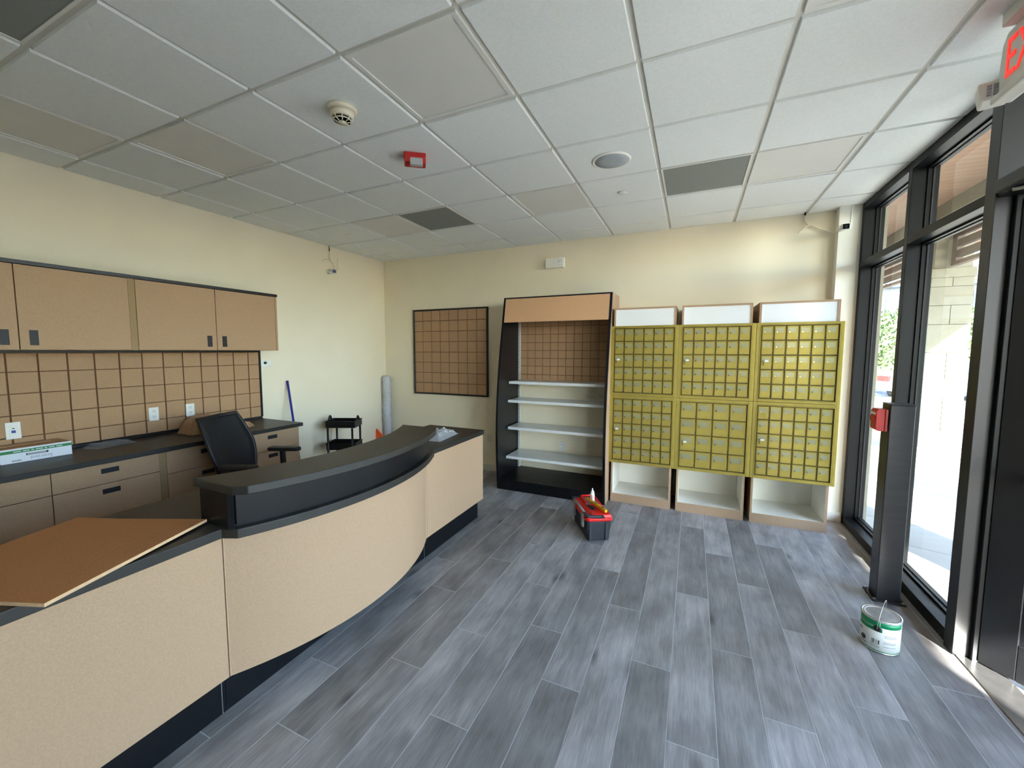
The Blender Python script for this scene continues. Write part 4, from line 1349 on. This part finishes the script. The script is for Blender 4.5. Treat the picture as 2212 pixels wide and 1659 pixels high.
# ================================================================ post with a fire alarm pull station
po = thing('post', 'dark square metal post standing by the storefront window', 'post', (5.757, -1.082, 0))
MB().box(-.062, .062, -.062, .062, 0, 1.298).build('shaft', 'post_metal', po, bevel=0.004)
MB().box(-.064, .064, -.064, .064, 1.298, 1.304).build('cap', 'post_metal', po, bevel=0.002, seg=1)
MB().box(-.085, .085, -.085, .085, 0, .010).build('base_plate', 'post_metal', po, bevel=0.002, seg=1)
q = MB()
for sx in (-1, 1):
    for sy in (-1, 1):
        q.cyl((sx * .073, sy * .073), .008, .010, .018, 6, smooth=False)
q.build('bolts', 'steel', po)
ps = thing('pull_station', 'red fire alarm pull station on the dark post', 'fire alarm', (5.757 - .0645, -1.082, 1.195))
MB().box(-.014, 0, -.048, .048, -.072, .072).build('back_box', 'red_plastic', ps, bevel=0.002, seg=1)
MB().prism([(0, -.072), (-.030, -.072), (-.046, -.060), (-.046, .058), (-.036, .072), (0, .072)], -.044, .044, 'y').xform(Matrix.Translation((-.014, 0, 0))).build('cover', 'red_plastic', ps, bevel=0.003, seg=1)
MB().box(-.068, -.058, -.034, .034, -.012, .022).build('pull_handle', 'red_dark', ps, bevel=0.003, seg=1)
MB().box(-.0612, -.060, -.038, .038, .034, .048).build('label_strip', 'tag_white', ps)

# ================================================================ paint can
pc = thing('paint_can', 'dented white and green paint can on the floor by the storefront', 'paint can', (5.541, -1.678, 0), R(0))
cr, chh = 0.084, 0.188
MB().lathe((0, 0), [(cr - .004, 0), (cr, .003), (cr, .008), (cr - .001, .009), (cr - .001, chh - .010), (cr + .003, chh - .007), (cr + .003, chh), (cr - .004, chh + .002), (cr - .008, chh - .003)], 48).build('body', 'can_metal', pc)
MB().lathe((0, 0), [(0, chh - .006), (cr - .022, chh - .006), (cr - .014, chh - .001), (cr - .008, chh - .001), (cr - .008, chh - .006)], 48).build('lid', 'paint_residue', pc)
def band(z0, z1, a0, a1, mt, nm, r_=cr, par=None):
    m = MB().lathe((0, 0), [(r_, z0), (r_ + .0004, z0), (r_ + .0004, z1), (r_, z1)], max(4, int((a1 - a0) / .12)), a0, a1)
    return m.build(nm, mt, par or pc)
lblp = band(.010, chh - .010, 0, 2 * math.pi, 'can_white', 'paper_label')
af = math.atan2(-4.51 + 1.678, 4.538 - 5.541)      # towards the viewer
def ab(d):                                           # degrees to the right of the viewer line
    return af + R(d)
band(.148, .176, ab(-75), ab(-2), 'can_green', 'green_band', cr + .0006)
band(.148, .176, ab(0), ab(75), 'can_green', 'green_band', cr + .0006)
band(.120, .140, ab(-75), ab(6), 'can_green', 'green_band', cr + .0006)
band(.142, .146, ab(-75), ab(6), 'can_green', 'green_band', cr + .0006)
band(.012, .016, ab(-90), ab(80), 'can_green', 'green_band', cr + .0006)
for k in range(9):
    d0 = -22 + k * 2.6
    if k in (4, 6):
        continue
    band(.050, .074, ab(d0), ab(d0 + (1.6 if k % 3 else .9)), 'print_dark', 'barcode_bar', cr + .0007)
for (z, d0, d1) in ((.036, -26, 2), (.030, -24, 0), (.043, -26, -4), (.105, 12, 50), (.096, 12, 52), (.070, 10, 50), (.062, 10, 48), (.045, 10, 50), (.028, -62, -40)):
    band(z, z + .003, ab(d0), ab(d1), 'print_grey', 'print_line', cr + .0007)
band(.092, .104, ab(-74), ab(-56), 'print_grey', 'print_line', cr + .0007)
band(.030, .033, ab(-66), ab(-36), 'print_dark', 'print_line', cr + .0007)
bd = MB().cyl((0, 0), .014, 0, .001, 20)
bd.xform(Matrix.Rotation(ab(-50), 4, 'Z') @ Matrix.Translation((cr + .0006, 0, .056)) @ Matrix.Rotation(R(90), 4, 'Y')).build('badge', 'print_dark', pc)
for s, d in ((1, -8), (-1, 172)):
    er = MB().cyl((0, 0), .017, 0, .006, 20, r2=.013)
    er.xform(Matrix.Rotation(ab(d), 4, 'Z') @ Matrix.Translation((cr, 0, .136)) @ Matrix.Rotation(R(90), 4, 'Y')).build('ear', 'slot_dark', pc)
e1 = Vector((math.cos(ab(-8)), math.sin(ab(-8)), 0)) * (cr + .007); e2 = -e1
hp = []
for k in range(25):
    u = k / 24
    a = math.pi * u
    p = e1 * math.cos(a) * (1.0 if True else 1)
    side = Vector((-e1.y, e1.x, 0)).normalized()
    hp.append(p + side * (.012 * math.sin(a)) + Vector((0, 0, .136 + .128 * math.sin(a) ** .8)))
MB().tube(hp, .0016, 6).build('wire_handle', 'steel', pc)

# ================================================================ toolbox, level, glue bottle, pliers
ta = math.atan2(.109, .184)
TB = Vector((3.766, -1.130, 0))
tx = Vector((math.cos(ta), math.sin(ta), 0)); ty = Vector((-math.sin(ta), math.cos(ta), 0))
tw, tl = .214, .44
tb = thing('toolbox', 'black and red plastic toolbox on the floor', 'toolbox', TB + tx * tw / 2 + ty * tl / 2, ta)
hw, hl = tw / 2, tl / 2
bod = MB()
bod.add([(-hw + .012, -hl + .014, 0), (hw - .012, -hl + .014, 0), (hw - .012, hl - .014, 0), (-hw + .012, hl - .014, 0), (-hw, -hl, .186), (hw, -hl, .186), (hw, hl, .186), (-hw, hl, .186)],
        [(0, 3, 2, 1), (4, 5, 6, 7), (0, 1, 5, 4), (1, 2, 6, 5), (2, 3, 7, 6), (3, 0, 4, 7)])
bod.build('tub', 'tool_black', tb, bevel=0.008)
rb_ = MB()
for x in (-.075, .068):
    rb_.box(x - .014, x + .014, -hl - .004, -hl + .02, .006, .176)
rb_.box(-.061, .054, -hl + .001, -hl + .02, .150, .176)
rb_.build('end_rib', 'tool_black', tb, bevel=0.003, seg=1)
lid = MB()
lw_, ll = hw + .014, hl + .014
lid.prism([(-lw_, -ll + .03), (-lw_ + .03, -ll), (lw_ - .02, -ll), (lw_, -ll + .02), (lw_, ll - .02), (lw_ - .02, ll), (-lw_ + .02, ll), (-lw_, ll - .02)], .180, .205)
lid.build('lid_rim', 'tool_red', tb, bevel=0.006)
top = MB()
a_, c_, zt = lw_ - .004, ll - .006, .236
top.add([(-a_, -c_, .203), (a_, -c_, .203), (a_, c_, .203), (-a_, c_, .203), (-a_ + .06, -c_ + .012, zt), (a_ - .014, -c_ + .012, zt), (a_ - .014, c_ - .012, zt), (-a_ + .06, c_ - .012, zt)],
        [(0, 3, 2, 1), (4, 5, 6, 7), (0, 1, 5, 4), (1, 2, 6, 5), (2, 3, 7, 6), (3, 0, 4, 7)])
top.build('lid', 'tool_red', tb, bevel=0.008)
rim = MB()
rim.tube(sm([(-.035, .02, zt + .004), (-.035, .20, zt + .010), (.02, .212, zt + .012), (.085, .205, zt + .010), (.088, .05, zt + .004), (.086, -.02, zt)]), .009, 8)
rim.build('tray_rim', 'tool_red', tb)
MB().box(-.020, .075, .02, .19, zt, zt + .003).build('organiser_window', 'tool_grey', tb, bevel=0.001, seg=1)
hd = MB().tube([(-.112, -.172, .232), (-.112, .172, .232)], .011, 12)
hd.build('grip', 'tool_grey', tb)
for s in (-1, 1):
    am = MB().tube(sm([(-.112, s * .168, .232), (-.112, s * .205, .232), (-.085, s * .222, .226), (-.02, s * .226, .220), (.03, s * .226, .220)]), .014, 10)
    am.build('handle_arm', 'tool_black', tb)
    MB().cyl((0, 0), .013, -.004, .004, 14).xform(Matrix.Translation((.028, s * .238, .220)) @ Matrix.Rotation(R(90), 4, 'X')).build('pivot_bolt', 'slot_dark', tb)
for y in (-.13, .13):
    MB().box(-hw - .022, -hw - .004, y - .026, y + .026, .100, .222).build('latch', 'tool_grey', tb, bevel=0.004, seg=1)
TM = Matrix.Translation(tb.location) @ Matrix.Rotation(ta, 4, 'Z')
lv_a = TM @ Vector((.000, .115, zt + .0165)); lv_b = TM @ Vector((.066, -.200, zt + .0165))
lvd = (lv_b - lv_a); lvl = lvd.length
lvl_t = thing('spirit_level', 'yellow spirit level lying on the toolbox', 'level', (lv_a + lv_b) / 2, math.atan2(lvd.y, lvd.x))
MB().box(-lvl / 2, lvl / 2, -.012, .012, -.010, .016).build('beam', 'level_yellow', lvl_t, bevel=0.002, seg=1)
wd = MB()
for x in (-.11, -.01, .10):
    wd.box(x - .022, x + .022, -.006, .006, .016, .0166)
wd.build('vial_window', 'slot_dark', lvl_t)
wd = MB()
for x in (-.12, -.06, .0, .05, .09):
    wd.cyl((x, 0), .003, -.0125, .0125, 8)
wd.xform(Matrix.Rotation(R(90), 4, 'X')).build('holes', 'slot_dark', lvl_t)
pl = thing('pliers', 'black-handled pliers beside the spirit level on the toolbox', 'pliers', TM @ Vector((-.040, -.020, zt + .0095)), ta + R(-72))
for s in (-1, 1):
    MB().tube(sm([(0, 0, 0), (.03, s * .010, 0), (.07, s * .016, 0), (.105, s * .010, 0)]), .007, 8, rr=None).build('handle', 'black_plastic', pl)
MB().box(-.035, .004, -.008, .008, -.004, .005).build('jaws', 'steel', pl, bevel=0.002, seg=1)
gbp = TM @ Vector((.028, .060, zt + .003))
gbt = thing('glue_bottle', 'white glue bottle with a nozzle standing on the toolbox', 'bottle', gbp)
MB().lathe((0, 0), [(.0, 0), (.019, 0), (.020, .004), (.020, .080), (.017, .089), (.012, .092)], 24).build('bottle_body', 'bottle_white', gbt)
MB().lathe((0, 0), [(.0155, .090), (.0155, .104), (.007, .110), (.0048, .130), (.003, .134), (0, .134)], 20).build('nozzle_cap', 'bottle_white', gbt)
am_ = math.atan2(-4.51 - gbp.y, 4.538 - gbp.x)
MB().lathe((0, 0), [(.0200, .030), (.0204, .030), (.0204, .074), (.0200, .074)], 6, am_ - .35, am_ - .05).build('red_stripe', 'red_dark', gbt)
MB().lathe((0, 0), [(.0200, .012), (.0204, .012), (.0204, .074), (.0200, .074)], 8, am_ + .05, am_ + .9).build('print_block', 'card_white', gbt)

# ================================================================ things on the left countertop
bx = thing('carton', 'white carton with a green stripe lying upside down on the countertop', 'carton', (.430, -3.366, .9035))
MB().box(-.095, .110, -.168, .166, 0, .094).build('box', 'card_white', bx, bevel=0.001, seg=1)
MB().box(-.095, .106, -.164, .162, .094, .0955).build('box_flap', 'kraft', bx)
MB().box(-.090, -.01, -.15, .10, .0955, .099).build('box_flap', 'kraft', bx)
MB().box(.1102, .1106, -.168, .166, .064, .083).build('green_stripe', 'print_green', bx)
w_ = MB()
yy = -.11
for wl in (.035, .03, .012, .034, .012, .028, .03):
    w_.box(.1106, .1108, yy, yy + wl, .071, .076); yy += wl + .008
w_.build('stripe_print', 'card_white', bx)
Mb = Matrix.Translation((.1105, .016, .022)) @ Matrix(((0, 0, 1, 0), (-1, 0, 0, 0), (0, -1, 0, 0), (0, 0, 0, 1)))
text_part('lettering', 'firstrend', 0.030, 'print_grey', bx, Mb, extrude=.0003)
MB().box(.1102, .1105, -.050, .048, .040, .054).build('picture_print', 'print_grey', bx)
MB().box(.1105, .1108, -.054, -.050, .040, .055).box(.1105, .1108, .040, .049, .041, .055).build('picture_mark', 'print_dark', bx)
m = MB()
for k in range(12):
    m.box(.1102, .1106, -.120 + k * .0036, -.120 + k * .0036 + (.0022 if k % 3 else .0012), .010, .019)
m.build('barcode', 'print_dark', bx)

def crumple(name, mt, w, l, h, label, cat, loc, rz, seed, nx=14, ny=10, amp=.3, bevelled=False):
    rnd = random.Random(seed)
    vs, fs = [], []
    for side in (1, 0):
        for i in range(nx + 1):
            for j in range(ny + 1):
                u, v = i / nx, j / ny
                ed = min(1, 7.5 * min(u, 1 - u)) * min(1, 7.5 * min(v, 1 - v))
                hgt = h * ed * (1 - amp + amp * rnd.random() * 1.6) if side else 0.001 * rnd.random()
                jx = (rnd.random() - .5) * w / nx * .5 if side else 0
                vs.append(((u - .5) * w + jx, (v - .5) * l + ((rnd.random() - .5) * l / ny * .4 if side else 0), .001 + hgt))
    n1 = ny + 1; N = (nx + 1) * n1
    for i in range(nx):
        for j in range(ny):
            a = i * n1 + j
            fs.append((a, a + n1, a + n1 + 1, a + 1)); a += N
            fs.append((a, a + 1, a + n1 + 1, a + n1))
    ring = [(i, 0) for i in range(nx + 1)] + [(nx, j) for j in range(1, ny + 1)] + [(i, ny) for i in range(nx - 1, -1, -1)] + [(0, j) for j in range(ny - 1, 0, -1)]
    for k in range(len(ring)):
        (i0, j0), (i1, j1) = ring[k], ring[(k + 1) % len(ring)]
        fs.append((i1 * n1 + j1, i0 * n1 + j0, i0 * n1 + j0 + N, i1 * n1 + j1 + N))
    o = MB().add(vs, fs).build(name, mt, off=(0, 0, 0))
    o.location = loc; o.rotation_euler = (0, 0, rz)
    bm = bmesh.new(); bm.from_mesh(o.data); bmesh.ops.recalc_face_normals(bm, faces=bm.faces); bm.to_mesh(o.data); bm.free()
    if label:
        tag(o, label, cat)
    return o
crumple('plastic_bag', 'thin_film', .16, .27, .028, 'small clear plastic bag of parts on the left countertop', 'bag', (.445, -2.955, .9035), R(12), 5)
pbg = thing('paper_bag', 'crumpled brown paper bag behind the office chair', 'paper bag', (.52, -2.20, .9035), R(4))
o = crumple('bag_body', 'kraft', .24, .38, .140, None, None, (0, -.085, 0), R(-6), 9, 8, 8, .22); o.parent = pbg
o = crumple('bag_mouth', 'kraft', .19, .20, .040, None, None, (.03, .17, 0), R(10), 12, 7, 6, .3); o.parent = pbg
o = crumple('bag_flap', 'kraft', .15, .12, .016, None, None, (.11, .17, 0), R(18), 14, 6, 6, .3); o.parent = pbg

# bag of hardware on the right end of the reception worktop
hb_ = thing('hardware_bag', 'clear bag spilling metal fittings on the reception worktop', 'bag', (2.45, -1.37, SL1), R(20))
o = crumple('bag_film', 'clear_film', .20, .38, .05, None, None, (.01, -.09, 0), R(-14), 21, 12, 12, .5); o.parent = hb_
rnd = random.Random(4)
for k in range(26):
    x, y = rnd.gauss(0, .045), .09 + rnd.gauss(0, .06)
    z = .008 + rnd.random() * .022
    if k % 2:
        q = MB().cyl((0, 0), .010, -.004, .004, 8, smooth=False)
    else:
        q = MB().box(-.016, .016, -.005, .005, -.004, .004)
    q.xform(Matrix.Translation((x, y, z)) @ Matrix.Rotation(rnd.random() * 3, 4, 'Z') @ Matrix.Rotation(rnd.random() * .8, 4, 'X'))
    q.build('fitting', 'steel', hb_)
tag(MB().box(-.02, .02, -.006, .006, 0, .003).xform(Matrix.Translation((2.30, -1.10, SL1 + .0005)) @ Matrix.Rotation(R(50), 4, 'Z')).build('paper_scrap', 'tag_white'), 'tiny white paper scrap on the back corner of the reception worktop', 'paper')

# ================================================================ corner: pole, cart, bubble-wrapped roll
p0, p1 = Vector((XL + .020, -1.293, 1.279)), Vector((.72, -1.455, 0.012))
pt = thing('broom_pole', 'dark blue pole leaning against the left wall', 'pole', (p1.x, p1.y, 0))
MB().tube([p1, p0], .0125, 12).build('pole', 'blue_pole', pt, off=pt.location)
MB().tube([p0, p0 + (p0 - p1).normalized() * .012], .0135, 12).build('end_cap', 'black_plastic', pt, off=pt.location)

cart = thing('utility_cart', 'black three-tier rolling cart by the left wall', 'cart', (.585, -.745, 0), math.atan2(.146, .314))
cw, cd = .36, .25
def tray(z, parent):
    m = MB(); w, d, h, tck = cw / 2, cd / 2, .085, .006
    m.box(-w, w, -d, d, z, z + tck)
    m.box(-w, -w + tck, -d, d, z + tck, z + h); m.box(w - tck, w, -d, d, z + tck, z + h)
    m.box(-w + tck, w - tck, -d, -d + tck, z + tck, z + h); m.box(-w + tck, w - tck, d - tck, d, z + tck, z + h)
    m.box(-w - .006, w + .006, -d - .006, -d, z + h - .008, z + h); m.box(-w - .006, w + .006, d, d + .006, z + h - .008, z + h)
    return m.build('tray', 'black_plastic', parent, bevel=0.003, seg=1)
for z in (.115, .415, .690):
    tray(z, cart)
for sx in (-1, 1):
    x = sx * (cw / 2 - .03)
    a = [(x, -cd / 2 - .012, .06), (x, -cd / 2 - .012, .70)]
    MB().tube([(x, -cd / 2 - .012, .055), (x, -cd / 2 - .012, .69)], .0125, 10).build('upright', 'black_plastic', cart)
    MB().tube([(x, cd / 2 + .012, .055), (x, cd / 2 + .012, .69)], .0125, 10).build('upright', 'black_plastic', cart)
    MB().tube([(sx * (cw / 2 - .006), -.045 + .09 * k / 12 * 1.0, 0.765 + .058 * math.sin(math.pi * k / 12)) for k in range(13)], .011, 8).build('handle', 'black_plastic', cart)
    for sy in (-1, 1):
        MB().cyl((0, 0), .026, -.010, .010, 16).xform(Matrix.Translation((x, sy * (cd / 2 + .012), .026)) @ Matrix.Rotation(R(90), 4, 'Y')).build('caster', 'tyre', cart)

br = thing('wrapped_roll', 'bubble-wrapped roll standing upright in the corner', 'roll', (.355, .318, 0))
rnd = random.Random(8)
m = MB(); nz_, na = 60, 20
for k in range(nz_ + 1):
    z = 1.262 * k / nz_
    bulge = .004 * math.sin(k * 2.1) + .003 * math.sin(k * .9 + 1)
    for i in range(na):
        a = 2 * math.pi * i / na
        r_ = .062 + bulge +   .010 * rnd.random() - (.02 if k in (0,) else 0)
        r_ *= 1 - .25 * max(0, (k - nz_ + 2)) / 2
        m.v.append(Vector((r_ * 1.0 * math.cos(a), r_ * .9 * math.sin(a), z)))
for k in range(nz_):
    for i in range(na):
        i2 = (i + 1) % na
        m.f.append((k * na + i, k * na + i2, (k + 1) * na + i2, (k + 1) * na + i)); m.s.append(True)
m.f.append(tuple(reversed(range(na)))); m.s.append(False)
m.f.append(tuple(nz_ * na + i for i in range(na))); m.s.append(False)
m.build('bubble_wrap', 'bubble_film', br)
MB().lathe((0, 0), [(.0, .01), (.044, .01), (.044, 1.19), (0, 1.19)], 18).build('inner_roll', 'white_plastic', br)
oc = thing('orange_cone', 'orange pointed marker in front of the wrapped roll', 'marker', (.355, .16, 0))
MB().prism([(-.075, .30), (.055, .30), (.075, .36), (-.070, .475)], -.012, .012, 'y').build('orange_flag', 'orange', oc)
MB().tube([(0, 0, .02), (0, 0, .31)], .012, 10).build('stem', 'orange', oc)
MB().lathe((0, 0), [(.07, 0), (.07, .012), (.02, .022)], 20).build('foot', 'orange', oc)

# ================================================================ office chair
ch = thing('office_chair', 'black mesh office chair behind the reception counter', 'chair', (1.37, -2.36, 0), R(23))
# local: faces +x, right arm at -y
m = MB()
for k in range(5):
    a = 2 * math.pi * k / 5 + .3
    leg = MB().tube([(0, 0, .095), (.15 * math.cos(a), .15 * math.sin(a), .085), (.30 * math.cos(a), .30 * math.sin(a), .065)], .02, 8, rr=[.03, .022, .016])
    leg.build('base_leg', 'black_plastic', ch)
    MB().cyl((0, 0), .028, -.022, .022, 14).xform(Matrix.Translation((.30 * math.cos(a), .30 * math.sin(a), .028)) @ Matrix.Rotation(a + R(90), 4, 'Z') @ Matrix.Rotation(R(90), 4, 'X')).build('caster', 'black_plastic', ch)
MB().lathe((0, 0), [(.035, .08), (.035, .16), (.024, .17), (.024, .42)], 16).build('gas_lift', 'black_plastic', ch)
MB().box(-.11, .11, -.08, .08, .41, .45).build('mechanism', 'black_plastic', ch, bevel=0.008)
st = MB().prism([(-.23, -.20), (-.20, -.24), (.18, -.25), (.25, -.19), (.26, 0), (.25, .19), (.18, .25), (-.20, .24), (-.23, .20)], .45, .53)
st.build('seat', 'black_mesh', ch, bevel=0.025, seg=3)
def backp(z):            # x of the back at height z, leaning backwards with a lumbar bulge
    u = (z - .56) / .55
    return -.235 - .16 * u + .045 * math.sin(u * math.pi) * (1 if u < .5 else 1)
def halfw(z):
    u = (z - .56) / .55
    return .17 + .075 * math.sin(min(1, u * 1.5) * math.pi * .5) - .035 * max(0, u - .55) / .45
nzb, nyb = 18, 10
for nm, mt, inset, th_ in (('backrest', 'black_mesh', .0, .026),):
    vs, fs = [], []
    for s in (0, 1):
        for i in range(nzb + 1):
            z = .56 + .55 * i / nzb
            for j in range(nyb + 1):
                v = -1 + 2 * j / nyb
                hwid = halfw(z) * (1 if i not in (0, nzb) else .9)
                vs.append((backp(z) + .05 * v * v - s * th_, v * hwid, z))
    n1 = nyb + 1; N = (nzb + 1) * n1
    for i in range(nzb):
        for j in range(nyb):
            a = i * n1 + j
            fs.append((a, a + 1, a + n1 + 1, a + n1)); a += N
            fs.append((a, a + n1, a + n1 + 1, a + 1))
    ring = [(i, 0) for i in range(nzb + 1)] + [(nzb, j) for j in range(1, nyb + 1)] + [(i, nyb) for i in range(nzb - 1, -1, -1)] + [(0, j) for j in range(nyb - 1, 0, -1)]
    for k in range(len(ring)):
        (i0, j0), (i1, j1) = ring[k], ring[(k + 1) % len(ring)]
        fs.append((i0 * n1 + j0, i1 * n1 + j1, i1 * n1 + j1 + N, i0 * n1 + j0 + N))
    o = MB().add(vs, fs, True).build(nm, mt, ch)
    bm = bmesh.new(); bm.from_mesh(o.data); bmesh.ops.recalc_face_normals(bm, faces=bm.faces); bm.to_mesh(o.data); bm.free()
fp = []
for k in range(12):
    z = .56 + .55 * k / 11
    fp.append((backp(z) + .04, halfw(z) + .004, z))
fr_ = fp + [(x, -y, z) for x, y, z in reversed(fp)]
MB().tube(fr_, .015, 8, closed=True).build('back_frame', 'black_plastic', ch)
MB().tube(sm([(-.05, 0, .43), (-.20, 0, .44), (-.285, 0, .52), (-.30, 0, .66), (-.325, 0, .80)]), .022, 8).build('back_spine', 'black_plastic', ch)
for s in (-1, 1):
    MB().tube(sm([(.02, s * .16, .44), (.02, s * .285, .45), (.0, s * .30, .52), (-.01, s * .30, .755)]), .024, 10).build('arm_post', 'black_plastic', ch)
    MB().prism([(-.15, -.03), (-.13, -.045), (.11, -.04), (.135, -.015), (.135, .015), (.11, .04), (-.13, .045), (-.15, .03)], .752, .786).xform(Matrix.Translation((.02, s * .30, 0))).build('arm_pad', 'black_plastic', ch, bevel=0.012, seg=3)
